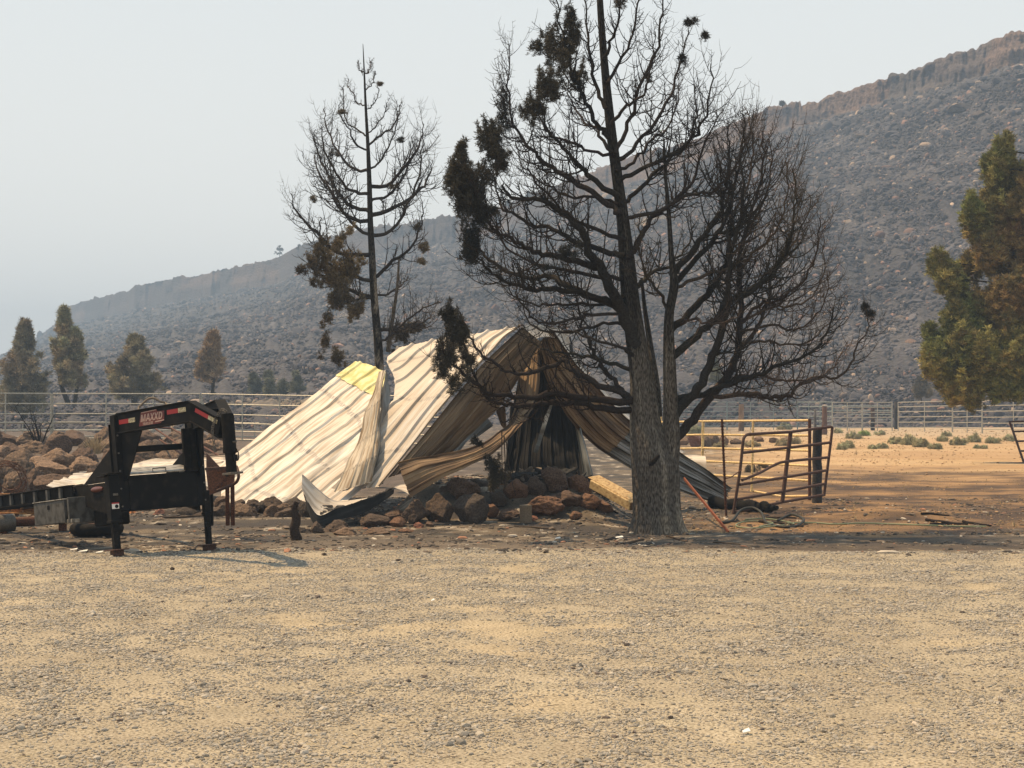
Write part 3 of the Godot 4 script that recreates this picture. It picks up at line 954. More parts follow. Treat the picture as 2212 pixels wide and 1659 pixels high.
# ---------- the collapsed shed ----------
func C(rows: Array) -> Array:
	var o := []
	for r in rows:
		var q := []
		for p in r: q.append(W(p[0], p[1], p[2]))
		o.append(q)
	return o
func facing(ctl: Array) -> float:
	var p := patch(ctl, 0.5, 0.5)
	var nn := (patch(ctl, 0.52, 0.5) - patch(ctl, 0.48, 0.5)).cross(patch(ctl, 0.5, 0.52) - patch(ctl, 0.5, 0.48))
	return 1.0 if nn.dot(Vector3(0, EYE, 0) - p) > 0 else -1.0
func sheet_part(called: String, parent: Node, m: Material, ctl: Array, ribs: float, u0 := 0.0, u1 := 1.0, v0 := 0.0, v1 := 1.0, rib_h := 0.03, dent := 0.02, nv := 30, jag := 0.0, lift := 0.0, warp = null) -> MeshInstance3D:
	var mb := MB.new()
	sheet(mb, ctl, ribs, u0, u1, v0, v1, rib_h, dent, nv, facing(ctl), jag, lift, warp)
	return obj(called, mb, m, parent)
func build_shed() -> void:
	rng.seed = 5
	var t := thing("collapsed_shed", "collapsed cream corrugated metal shed, buckled and open at one end, behind the rocks", "shed", G(1000, 1120))
	# far roof slope
	# ribs run parallel to its back edge; the other end dives under the fold
	var tab := func(k: Array, x: float) -> float:
		for j in k.size() - 1:
			if x <= k[j + 1][0]: return lerpf(k[j][1], k[j + 1][1], (x - k[j][0]) / (k[j + 1][0] - k[j][0]))
		return k[-1][1]
	var far_slope := func(called: String, m: Material, l0: float, l1: float, from_k: Array, to_k: Array, rows: int, lift: float) -> MeshInstance3D:
		var ls := []
		for k in range(-1, 10):
			for o in [-0.36, -0.2, -0.09, -0.045, 0.045, 0.09, 0.2, 0.36]:
				var l: float = (k + 0.35 + o) * 28.0
				if l > l0 + 0.1 and l < l1 - 0.1: ls.append(l)
		ls.append(l0); ls.append(l1); ls.sort()
		var raw := []
		for j in rows + 1:
			var row := []
			for l in ls:
				var s := lerpf(tab.call(from_k, l), tab.call(to_k, l) + 0.012 * nz2.get_noise_1d(l * 60.0), float(j) / rows)
				var sag := 0.10 * sin(clampf(s, 0.0, 1.0) * PI) * sin(l / 230.0 * PI)
				var buck := 0.13 * exp(-pow((l - 118.0 - 40.0 * (s - 0.4)) / 13.0, 2.0)) * ss(0.1, 0.35, s) - 0.09 * exp(-pow((l - 146.0 - 40.0 * (s - 0.4)) / 12.0, 2.0)) * ss(0.1, 0.4, s)
				row.append(W(770.0 + 0.61 * l - 300.0 * s, 784.0 + 0.79 * l + 232.0 * s, 29.0 - l * 0.0225 - 1.7 * s + sag - buck * 1.6))
			raw.append(row)
		var pos := []
		for j in raw.size():
			var row := []
			for k in ls.size():
				var du: Vector3 = raw[j][mini(k + 1, ls.size() - 1)] - raw[j][maxi(k - 1, 0)]
				var dv: Vector3 = raw[mini(j + 1, rows)][k] - raw[maxi(j - 1, 0)][k]
				var nn := du.cross(dv).normalized() * -1.0
				var q: Vector3 = raw[j][k]
				row.append(q + nn * (0.034 * rib_profile(ls[k] / 28.0 - 0.35) + lift + 0.028 * (2.0 * absf(nz2.get_noise_3d(q.x * 50, q.y * 50, q.z * 50)) + absf(nz2.get_noise_3d(q.x * 120 + 70, q.y * 120, q.z * 120)))))
			pos.append(row)
		var mb := MB.new()
		grid(mb, pos, -1.0)
		return obj(called, mb, m, t)
	var start_k := [[0, 0.0], [30, -0.06], [60, -0.10], [80, -0.05], [100, 0.02], [140, 0.10], [175, 0.19], [230, 0.34]]
	var seam_k := [[0, 0.125], [83, 0.03], [100, 0.02], [140, 0.10], [175, 0.19], [230, 0.34]]
	var end_k := [[0, 0.99], [80, 1.12], [120, 1.0], [175, 0.82], [230, 0.63]]
	far_slope.call("roof_panel", M.roof, 0.0, 78.0, seam_k, end_k, 44, 0.0)
	far_slope.call("roof_panel", M.roof, 76.0, 156.0, seam_k, end_k, 44, 0.008)
	far_slope.call("roof_panel", M.roof2, 154.0, 230.0, seam_k, end_k, 34, 0.016)
	var over_k := [[0, 0.14], [83, 0.045]]
	var sk: MeshInstance3D = far_slope.call("skylight_panel", M.yellow, 0.0, 82.0, start_k, over_k, 10, 0.02)
	sk.set_meta("label", "pale yellow translucent panel at the top of the far roof slope")
	# near roof slope; its back edge is cut by the fold
	var B := C([[[862, 752, 26.0], [950, 733, 25.1], [1045, 721, 24.2], [1128, 706, 23.4]], [[784, 822, 25.8], [872, 806, 24.9], [960, 793, 24.0], [1048, 780, 23.2]], [[709, 903, 25.6], [798, 890, 24.7], [885, 878, 23.8], [974, 865, 23.0]], [[632, 1005, 25.3], [718, 993, 24.5], [804, 982, 23.7], [890, 970, 22.9]], [[583, 1086, 25.1], [663, 1074, 24.3], [743, 1063, 23.5], [823, 1053, 22.8]]])
	var cut := func(v: float) -> float:
		var k := [[0.0, 0.0], [0.1, 0.03], [0.2, 0.19], [0.35, 0.42], [0.5, 0.57], [0.7, 0.655], [0.85, 0.66], [1.0, 0.60]]
		for j in k.size() - 1:
			if v <= k[j + 1][0]: return lerpf(k[j][1], k[j + 1][1], (v - k[j][0]) / (k[j + 1][0] - k[j][0]))
		return 0.62
	for s in [[0.0, 0.36], [0.355, 0.69], [0.685, 1.0]]:
		var mb := MB.new()
		var B2 := B
		var fl := facing(B)
		var us := []
		for k in range(-1, 9):
			for o in [-0.42, -0.36, -0.30, -0.2, -0.09, -0.045, 0.045, 0.09, 0.2, 0.30, 0.36, 0.42]:
				var uu: float = (k + o) / 7.0
				if uu > s[0] and uu < s[1]: us.append(uu)
		us.append(s[0]); us.append(s[1]); us.sort()
		var pos := []
		for j in 49:
			var v := j / 48.0 * (1.0 if s[0] < 0.6 else 1.0)
			var row := []
			var cu: float = cut.call(v)
			for u in us:
				var q := maxf(u, minf(cu, s[1]))
				var p := patch(B2, q, v)
				var nn := ((patch(B2, minf(q + 0.02, 1), v) - patch(B2, maxf(q - 0.02, 0), v)).cross(patch(B2, q, minf(v + 0.02, 1)) - patch(B2, q, maxf(v - 0.02, 0)))).normalized() * fl
				var curl := 0.10 * exp(-(q - cu) * 18.0) if q >= cu else 0.10
				row.append(p + nn * (0.036 * rib_profile(q * 7.0) + 0.03 * absf(nz2.get_noise_3d(p.x * 55, p.y * 55, p.z * 55)) + curl * ss(0.1, 0.25, v) + [0.0, 0.008, 0.016][int(s[0] * 3.1)] + 0.03 * exp(-pow((v - 0.12) / 0.05, 2.0))))
			pos.append(row)
		grid(mb, pos, fl)
		obj("roof_panel", mb, M.roof2, t)
	# the raised fold between the slopes, and its steep flank
	var Cc := C([[[820, 808, 24.8], [825, 804, 24.65], [831, 803, 24.7]], [[796, 883, 24.2], [812, 868, 23.95], [824, 856, 24.05]], [[773, 956, 23.8], [798, 940, 23.5], [818, 926, 23.6]], [[743, 1020, 23.3], [780, 1000, 23.0], [813, 985, 23.1]], [[722, 1063, 23.1], [765, 1052, 22.85], [803, 1042, 22.95]]])
	var fl := sheet_part("torn_flap", t, M.flap, Cc, 2.6, 0.0, 1.0, 0.0, 1.0, 0.02, 0.035, 30, 0.03)
	fl.set_meta("label", "tan scorched flap folded over between the two roof slopes")
	var D := C([[[831, 803, 24.7], [837, 800, 25.5]], [[824, 856, 24.05], [842, 862, 24.7]], [[818, 926, 23.6], [836, 915, 24.3]], [[813, 985, 23.1], [823, 985, 23.65]], [[803, 1042, 22.95], [808, 1030, 23.4]]])
	sheet_part("fold_side", t, M.zinc, D, 1.0, 0.0, 1.0, 0.0, 1.0, 0.0, 0.03, 24)
	# sheet bent down along the open end
	var E := C([[[1128, 706, 23.4], [1148, 722, 23.45], [1166, 738, 23.7]], [[1042, 788, 23.18], [1082, 792, 23.2], [1122, 800, 23.55]], [[962, 882, 22.98], [1020, 878, 23.05], [1080, 872, 23.5]], [[892, 968, 22.9], [952, 952, 22.95], [1014, 936, 23.35]], [[838, 1032, 22.8], [890, 1016, 22.85], [950, 1000, 23.1]]])
	sheet_part("gable_sheet", t, M.underside, E, 5, 0.0, 1.0, 0.0, 1.0, 0.028, 0.03, 36, 0.02)
	var Fs := C([[[1046, 892, 24.7], [1066, 922, 24.5]], [[1005, 944, 24.5], [1034, 945, 24.4]], [[966, 984, 24.3], [1004, 962, 24.2]], [[894, 1082, 23.9], [922, 1082, 23.8]]])
	sheet_part("fallen_sheet", t, M.zinc, Fs, 1.5, 0.0, 1.0, 0.0, 1.0, 0.02, 0.02, 20)
	# strip hanging from the ridge and sweeping out to the front
	var Gs := C([[[1124, 780, 24.0], [1150, 762, 24.0], [1168, 748, 24.0]], [[1118, 848, 23.7], [1140, 846, 23.66], [1163, 846, 23.7]], [[1108, 908, 23.3], [1126, 902, 23.2], [1146, 892, 23.25]], [[1080, 940, 22.95], [1100, 938, 22.8], [1122, 926, 22.8]], [[1026, 966, 22.6], [1044, 974, 22.48], [1062, 982, 22.5]], [[942, 988, 22.3], [974, 1000, 22.2], [1010, 1008, 22.2]], [[878, 997, 22.1], [908, 1020, 22.0], [944, 1040, 22.0]], [[860, 1000, 22.1], [872, 1036, 22.0], [886, 1076, 21.95]]])
	var st := sheet_part("hanging_strip", t, M.brown, Gs, 2.5, 0.0, 1.0, 0.0, 1.0, 0.026, 0.025, 60, 0.02)
	st.set_meta("label", "long twisted brown roof strip sweeping from the ridge to the rocks")
	# interior
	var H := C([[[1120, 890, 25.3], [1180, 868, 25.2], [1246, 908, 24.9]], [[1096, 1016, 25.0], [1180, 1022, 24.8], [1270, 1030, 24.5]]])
	var sw := sheet_part("soot_shade_sheet", t, M.soot_shade, H, 7, 0.0, 1.0, 0.0, 1.0, 0.03, 0.04, 20)
	sw.set_meta("label", "sooty black wall sheet hanging inside the open end")
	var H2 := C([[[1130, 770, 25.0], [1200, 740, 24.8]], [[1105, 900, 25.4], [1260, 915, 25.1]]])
	sheet_part("soot_shade_sheet", t, M.soot_shade, H2, 4, 0.0, 1.0, 0.0, 1.0, 0.03, 0.04, 16)  # dark sheet added for the shade in the gap under the ridge
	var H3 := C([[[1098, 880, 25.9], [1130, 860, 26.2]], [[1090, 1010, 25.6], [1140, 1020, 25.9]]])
	sheet_part("soot_shade_sheet", t, M.soot_shade, H3, 2, 0.0, 1.0, 0.0, 1.0, 0.03, 0.04, 12)
	var I := C([[[1242, 904, 24.7], [1254, 916, 24.6]], [[1262, 1030, 24.4], [1282, 1028, 24.35]]])
	sheet_part("wall_sheet", t, M.zinc, I, 1.2, 0.0, 1.0, 0.0, 1.0, 0.02, 0.02, 12)
	var I2 := C([[[1070, 884, 24.0], [1092, 876, 24.0]], [[1080, 920, 23.9], [1094, 934, 23.9]]])
	sheet_part("wall_sheet", t, M.brown, I2, 1.2, 0.0, 1.0, 0.0, 1.0, 0.02, 0.02, 8)
	var mb := MB.new()
	beam(mb, W(1190, 872, 24.0), W(1157, 978, 23.8), 0.012, 0.06, Vector3(1, 0.2, 0), 0.003)
	obj("trim_strip", mb, M.zinc, t)
	# far slope seen from inside, running down to the gate
	var J := C([[[1190, 712, 24.2], [1176, 728, 24.1], [1160, 745, 24.0]], [[1240, 784, 24.5], [1212, 806, 24.3], [1184, 830, 24.2]], [[1300, 850, 24.9], [1268, 882, 24.65], [1235, 914, 24.5]], [[1370, 920, 25.5], [1340, 950, 25.25], [1308, 980, 25.1]], [[1467, 980, 26.2], [1444, 1010, 26.0], [1420, 1042, 25.8]], [[1577, 1057, 27.1], [1566, 1075, 26.95], [1552, 1092, 26.8]]])
	sheet_part("wall_sheet", t, M.brown, J, 4.4, 0.0, 1.0, 0.0, 0.64, 0.034, 0.03, 40, 0.015)
	sheet_part("wall_sheet", t, M.zinc, J, 4.4, 0.0, 1.0, 0.60, 1.0, 0.04, 0.02, 24, 0.02, 0.02)
	var K := C([[[1190, 712, 24.2], [1220, 716, 24.7]], [[1240, 784, 24.5], [1254, 787, 25.0]], [[1300, 850, 24.9], [1313, 851, 25.4]], [[1370, 920, 25.5], [1383, 920, 26.0]], [[1467, 980, 26.2], [1478, 980, 26.7]]])
	sheet_part("roof_edge", t, M.roof2, K, 1.0, 0.0, 1.0, 0.0, 1.0, 0.01, 0.03, 40)
	var Rc := C([[[1126, 705, 23.42], [1150, 701, 23.9], [1185, 706, 24.3], [1228, 722, 24.8]], [[1152, 734, 23.5], [1172, 728, 23.9], [1196, 730, 24.2], [1216, 738, 24.5]]])
	sheet_part("ridge_cap", t, M.roof2, Rc, 2.0, 0.0, 1.0, 0.0, 1.0, 0.01, 0.03, 10)
	mb = MB.new()
	plate(mb, [W(1210, 727, 24.75), W(1233, 728, 24.9), W(1244, 786, 24.8), W(1237, 780, 24.6)], Vector3(0, 0, 1), 0.004)
	obj("bent_corner", mb, M.soot_shade, t)
	# skirt of the far slope lying out flat behind the trailer
	var T := C([[[172, 1019, 30.0], [205, 1019, 30.2], [300, 1003, 30.4], [400, 992, 30.0], [500, 984, 28.4]], [[100, 1054, 27.4], [215, 1051, 27.2], [330, 1036, 27.0], [420, 1050, 26.8], [490, 1066, 26.6]]])
	sheet_part("flattened_sheet", t, M.roof2, [[T[0][0], T[1][0]], [T[0][1], T[1][1]], [T[0][2], T[1][2]], [T[0][3], T[1][3]], [T[0][4], T[1][4]]], 4, 0.0, 1.0, 0.0, 1.0, 0.025, 0.06, 40)
	# curled sheet at the front, like a trough
	var top := [[651, 1026, 22.4], [690, 1062, 22.6], [727, 1082, 22.7], [782, 1077, 22.7], [830, 1066, 22.6], [858, 1050, 22.5], [884, 1046, 22.4]]
	var frt := [[655, 1064, 21.9], [686, 1112, 21.7], [726, 1099, 21.8], [782, 1081, 22.0], [830, 1063, 22.2], [852, 1056, 22.2], [890, 1079, 22.0]]
	var bot := [[661, 1096, 21.9], [683, 1137, 21.66], [730, 1124, 21.76], [782, 1110, 21.96], [832, 1080, 22.16], [850, 1066, 22.2]]
	var midr := []
	for k in 7: midr.append([(top[k][0] + frt[k][0]) * 0.5 - 3, (top[k][1] + frt[k][1]) * 0.5 + (10 if k < 4 else 3), (top[k][2] + frt[k][2]) * 0.5])
	var N := C([top, midr, frt])
	var Nt := []
	for k in 7: Nt.append([N[0][k], N[1][k], N[2][k]])
	var cs := sheet_part("curled_sheet", t, M.roof2, Nt, 2.0, 0.0, 1.0, 0.0, 1.0, 0.008, 0.02, 50)
	cs.set_meta("label", "curled pale sheet with an upturned end lying on the front rocks")
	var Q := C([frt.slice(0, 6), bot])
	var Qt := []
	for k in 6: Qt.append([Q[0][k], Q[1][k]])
	sheet_part("sheet_skirt", t, M.soot_shade, Qt, 1.0, 0.0, 1.0, 0.0, 1.0, 0.0, 0.02, 30)  # near-black underside of the curled sheet
	# charred rubble inside
	var xf := []
	var cols := []
	for k in 900:
		var p := W(R(1090, 1310), 1030, R(23.5, 25.4))
		p.y = ground_h(p.x, p.z) + 0.01 + 0.14 * rng.randf() * (1.0 - absf(p.x - 0.6) / 2.0)
		var s := 0.02 * exp(rng.randfn(0, 0.55))
		xf.append(Transform3D(rbasis(Vector3(s * R(1, 4), s * 0.8, s)), p))
		cols.append(Color(0.02, 0.02, 0.02) if rng.randf() < 0.75 else Color(0.16, 0.13, 0.1))
	var rb := multi("charred_rubble", rock_mesh(1, 97, 5, 0.2, true), xf, cols, M.pebble)
	rb.set_meta("kind", "stuff"); rb.set_meta("label", "black charred rubble on the floor inside the shed mouth"); rb.set_meta("category", "rubble")
	xf = []; cols = []
	for k in 260:
		var u := rng.randf()
		var p := W(lerpf(705, 850, u), lerpf(1096, 1062, u) + R(-12, 2), R(22.0, 22.5))
		p = patch(Nt, R(0.35, 0.9), R(0.2, 0.78))
		var s := 0.009 * exp(rng.randfn(0, 0.6))
		xf.append(Transform3D(Basis(Vector3.UP, R(0, TAU)) * Basis.from_scale(Vector3(s * R(1, 3), s * 0.7, s)), p + Vector3(0, 0.008, 0)))
		cols.append(Color(0.03, 0.027, 0.025))
	rb = multi("cinders", rock_mesh(0, 98, 3, 0.2, true), xf, cols, M.pebble)
	rb.set_meta("kind", "stuff"); rb.set_meta("label", "black cinders lying in the curled pale sheet"); rb.set_meta("category", "cinders")
	# tin-clad beam tipped against the heap
	var box := thing("tin_box", "long tan tin box tipped off the rocks beside the burnt trunk", "box", G(1330, 1100))
	mb = MB.new()
	var a := W(1284, 1043, 22.7)
	var b := W(1372, 1092, 22.1)
	beam(mb, a, b, 0.20, 0.125, Vector3(0.15, 1, 0.35), 0.012)
	obj("body", mb, M.gold, box)
	mb = MB.new()
	beam(mb, W(1282, 1029, 22.75) , W(1372, 1078, 22.15), 0.215, 0.012, Vector3(0.15, 1, 0.35), 0.004)
	obj("lid", mb, M.gold, box)
	mb = MB.new()
	beam(mb, b + (b - a).normalized() * 0.004, b + (b - a).normalized() * 0.014, 0.18, 0.11, Vector3(0.15, 1, 0.35), 0.003)
	obj("end_plate", mb, M.brown, box)
	# splintered wooden block
	mb = MB.new()
	var wb := W(1136, 1108, 22.1)
	bbox(mb, Transform3D(Basis(Vector3.UP, 0.6) * Basis(Vector3.BACK, 0.05), Vector3(wb.x, ground_h(wb.x, wb.z) + 0.115, wb.z)), Vector3(0.13, 0.25, 0.13), 0.012)
	var blk := obj("wooden_block", mb, M.rust_weather)
	tag(blk, "short weathered square wooden block standing before the rock heap", "block")

# ---------- trees ----------
var spray_a: ArrayMesh
var spray_b: ArrayMesh
func make_spray(sd: int, n: int, len0: float, wid: float, upb: float) -> ArrayMesh:
	rng.seed = sd
	var mb := MB.new()
	for k in n:
		var d := (rdir() + Vector3(0, upb, 0)).normalized()
		var o := rdir() * 0.25
		var s := d.cross(rdir()).normalized() * wid
		var l := len0 * R(0.6, 1.2)
		var nn := s.cross(d).normalized()
		# a folded blade of two faces
		var f := mb.v.size()
		mb.pt(o, nn); mb.pt(o + d * l * 0.45 + s, nn); mb.pt(o + d * l, nn); mb.pt(o + d * l * 0.5 - s, nn)
		mb.tri(f, f + 1, f + 2); mb.tri(f, f + 2, f + 3)
	return mb.mesh(Vector3.ZERO)
func twig(mb: MB, p0: Vector3, dir: Vector3, len0: float, r: float, curl: float, seg: int, wob := 0.18) -> Array:
	var pts := [p0]
	var p := p0
	var d := dir
	for k in seg:
		p += d * (len0 / seg)
		pts.append(p)
		d = (d + Vector3.UP * curl / seg + rdir() * wob).normalized()
	tube(mb, pts, r, r * 0.35, 3 if r < 0.012 else 5, false)
	return pts
# a limb traced as pixels with its depth sweep; side shoots curve up off it
func limb(mb: MB, tr: Array, d0: float, sweep: float, r0: float, r1: float, dens: float, sec: float, px: float, out_c: Vector3, tips: Array, from_t := 0.22) -> void:
	var pts := []
	for k in tr.size():
		var t := float(k) / (tr.size() - 1)
		pts.append(W(tr[k][0], tr[k][1], d0 + sweep * pow(t, 1.2) + 0.05 * sin(k * 2.3)))
	pts = catmull(pts, 4)
	for k in range(1, pts.size()): pts[k] += rdir() * 0.016 + Vector3(nz.get_noise_2d(k * 55.0, tr[0][0] * 3.0 + tr[1][1]), nz.get_noise_2d(k * 55.0 + 500.0, tr[1][0] * 3.0), nz.get_noise_2d(k * 40.0 + 900.0, tr[1][1])) * 0.04
	tube(mb, pts, r0 * px * 0.86, maxf(r1 * px * 0.7, 0.004), 8 if r0 > 5 else 6, true)
	var total := 0.0
	for k in range(1, pts.size()): total += pts[k].distance_to(pts[k - 1])
	var run := 0.0
	var next := total * from_t
	for k in range(1, pts.size()):
		var sg: float = pts[k].distance_to(pts[k - 1])
		while run + sg > next:
			var t := next / total
			var p: Vector3 = pts[k - 1].lerp(pts[k], (next - run) / sg)
			var ax: Vector3 = (pts[k] - pts[k - 1]).normalized()
			var side := (rdir() * 0.9 + Vector3((p.x - out_c.x) * 0.12, -0.05, (p.z - out_c.z) * 0.25)).normalized()
			side = (side - ax * side.dot(ax) * 0.8).normalized()
			var dir := (side * 0.9 + ax * 0.65).normalized()
			var ln := sec * R(0.55, 2.1) * lerpf(1.0, 0.7, t)
			var rr := clampf(lerpf(r0, r1, t) * px * 0.40, 0.0044, 0.012)
			var tp := twig(mb, p, dir, ln, rr, R(1.0, 2.2), 6, 0.10)
			for q in range(1, tp.size()):
				for z in 2:
					if rng.randf() < 0.62:
						var a2: Vector3 = (tp[q] - tp[q - 1]).normalized()
						var s2 := (rdir() - a2 * 0.2).normalized()
						var o2 := twig(mb, tp[q].lerp(tp[q - 1], rng.randf()), (s2 * 0.85 + a2 * 0.7).normalized(), ln * R(0.15, 0.55), maxf(rr * 0.5, 0.003), R(0.5, 1.5), 3, 0.16)
						tips.append(o2[-1])
			next += R(0.5, 1.6) / (minf(dens * 1.5, 16.5) if d0 < 25.0 else dens * 1.25)
		run += sg
# upswept tuft: sprays stacked up a leaning spire
func spire(xf: Array, cols: Array, b: Vector3, h: float, sc: float, n: int, cf: Callable, wide := 1.0) -> void:
	var ln := Vector3(R(-0.25, 0.25), 1.0, R(-0.25, 0.25))
	for k in n:
		var t := (k + rng.randf()) / n
		var p := b + ln * h * t + rdir() * sc * (1.25 - t * 0.95) * wide
		xf.append(Transform3D(Basis(Vector3.UP, R(0, TAU)) * Basis(Vector3.RIGHT, R(-0.7, 0.7)) * Basis.from_scale(Vector3.ONE * sc * R(0.65, 1.3)), p))
		var c: Color = cf.call(p)
		var v := R(0.6, 1.4)
		cols.append(Color(c.r * v, c.g * v, c.b * v))
func blob_foliage(called: String, parent: Node, blobs: Array, d0: float, sc: float, ca: Color, cb: Color, droop := 1.0) -> void:
	var xf := []
	var cols := []
	var cf := func(p: Vector3) -> Color: return ca.lerp(cb, clampf(0.5 + 1.5 * nz.get_noise_3d(p.x * 60 + 9, p.y * 60, p.z * 60), 0, 1))
	for b in blobs:      # x, y, rx, ry, depth offset, count
		var c := W(b[0], b[1], d0 + b[4])
		var px: float = (d0 + b[4]) / F
		for k in maxi(b[5] / 9, 2):
			var q := rdir() * pow(rng.randf(), 0.5)
			var p := c + Vector3(q.x * b[2] * px, q.y * b[3] * px * 0.85, q.z * (b[2] + b[3]) * 0.35 * px)
			if nz.get_noise_3d(p.x * 170, p.y * 170, p.z * 170) < -0.2: continue
			spire(xf, cols, p, b[3] * px * R(0.4, 1.1) * droop, sc * 0.82, 10, cf, 0.8)
	multi(called, spray_a, xf, cols, M.leaf, parent).set_meta("kind", "stuff")

func build_burnt_tree() -> void:
	rng.seed = 91
	var d0 := 21.4
	var px := d0 / F
	var base := W(1425, 1150, d0)
	base.y = 0.0
	var t := thing("burnt_juniper", "large bare charred juniper with forked trunk and upswept branches before the shed", "tree", base)
	# trunk: fused flared foot, then two stems, with furrowed bark
	var mb := MB.new()
	var stem := func(mb: MB, tr: Array, seg: int, sides: int, flute: float) -> void:
		var pts := []
		var rad := []
		for q in tr:
			pts.append(W(q[0], q[1], d0 + q[3]))
			rad.append(Vector3(q[2] * px, 0, 0))
		pts = catmull(pts, seg)
		rad = catmull(rad, seg)
		var f := mb.v.size()
		var w := sides + 1
		for k in pts.size():
			for s in w:
				var an := TAU * (s % sides) / sides
				var dirv := Vector3(cos(an), 0, sin(an))
				var p: Vector3 = pts[k]
				var fl: float = nz.get_noise_3d(cos(an) * 130.0 + p.x * 5, p.y * 22.0, sin(an) * 130.0) + 0.7 * nz2.get_noise_3d(cos(an) * 190.0, p.y * 36.0, sin(an) * 190.0)
				var low := exp(-maxf(p.y, 0.0) / 0.17)
				var lobes := 1.0 + low * (0.34 + 0.5 * nz.get_noise_2d(cos(an) * 90.0 + 50.0, sin(an) * 90.0))
				var cord := 0.17 * nz.get_noise_3d(cos(an) * 62.0 + 20.0, p.y * 9.0, sin(an) * 62.0) * ss(0.06, 0.14, rad[k].x) * 2.0
				var r: float = rad[k].x * (lobes + cord + flute * fl * (1.0 if rad[k].x > 0.09 else 0.4))
				var chr := ss(-0.25, 0.35, nz.get_noise_3d(p.x * 20 + cos(an) * 40, p.y * 26.0, sin(an) * 40.0) + 0.3 * (p.y - 1.75))
				var pale := ss(0.1, 0.6, fl)
				mb.col = Color(0.15, 0.137, 0.12).lerp(Color(0.44, 0.40, 0.34), pale).lerp(Color(0.038, 0.034, 0.031), chr * 0.92)
				if p.y < 0.22: mb.col = mb.col.lerp(Color(0.34, 0.28, 0.21), 0.5 * ss(0.0, 0.5, fl + 0.2))
				mb.pt(p + dirv * r, dirv, Vector2(an, p.y))
		for k in pts.size() - 1:
			for s in sides:
				var a := f + k * w + s
				mb.quad(a, a + w, a + w + 1, a + 1)
		# normals from the bumped surface
		for k in pts.size():
			for s in w:
				var a := f + k * w + s
				var du: Vector3 = mb.v[f + k * w + (s + 1) % sides] - mb.v[f + k * w + (s + sides - 1) % sides]
				var dv: Vector3 = mb.v[f + mini(k + 1, pts.size() - 1) * w + s] - mb.v[f + maxi(k - 1, 0) * w + s]
				mb.n[a] = dv.cross(du).normalized()
				if mb.n[a].dot(mb.v[a] - pts[k]) < 0: mb.n[a] = -mb.n[a]
	stem.call(mb, [[1421, 1154, 46, 0], [1420, 1110, 44, 0], [1419, 1060, 45, 0], [1416, 1005, 46, 0], [1406, 960, 40, 0.01], [1396, 918, 32, 0.02], [1391, 870, 28, 0.03], [1385, 815, 23.5, 0.05], [1373, 730, 21, 0.08], [1362, 650, 19, 0.1], [1354, 560, 16.5, 0.12], [1346, 480, 14, 0.1], [1333, 380, 12, 0.08], [1320, 283, 11, 0.1], [1306, 141, 8.5, 0.12], [1296, 0, 7, 0.12], [1292, -120, 5, 0.12], [1290, -230, 2, 0.12]], 10, 40, 0.14)
	obj("trunk", mb, M.bark, t)
	mb = MB.new()
	stem.call(mb, [[1440, 1100, 14, 0.06], [1442, 1050, 17, 0.04], [1446, 990, 20, 0.0], [1450, 940, 18.5, -0.02], [1449, 884, 15.5, -0.04], [1446, 785, 13.5, -0.1], [1445, 686, 10, -0.15], [1456, 615, 9.5, -0.2], [1450, 549, 6, -0.2], [1444, 450, 4.5, -0.2], [1438, 384, 3.4, -0.2], [1434, 300, 2, -0.2]], 10, 32, 0.13)
	obj("trunk", mb, M.bark, t)
	mb = MB.new()
	stem.call(mb, [[1420, 900, 11, 0.15], [1417, 834, 9, 0.25], [1408, 770, 7.5, 0.3], [1400, 715, 6, 0.35], [1392, 660, 4.5, 0.4], [1386, 600, 3, 0.4]], 8, 12, 0.08)
	obj("trunk", mb, M.bark, t)
	# broken snag on the trunk
	mb = MB.new()
	mb.col = Color(0.05, 0.043, 0.037)
	tube(mb, [W(1398, 1010, 21.3), W(1412, 996, 21.05), W(1424, 984, 20.98)], 0.05, 0.018, 8)
	obj("snag", mb, M.bark, t)
	mb = MB.new()
	mb.col = Color(0.05, 0.043, 0.037)
	tube(mb, [W(1372, 770, 21.4), W(1352, 758, 21.2), W(1345, 748, 21.2)], 0.035, 0.008, 6)
	obj("snag", mb, M.bark, t)
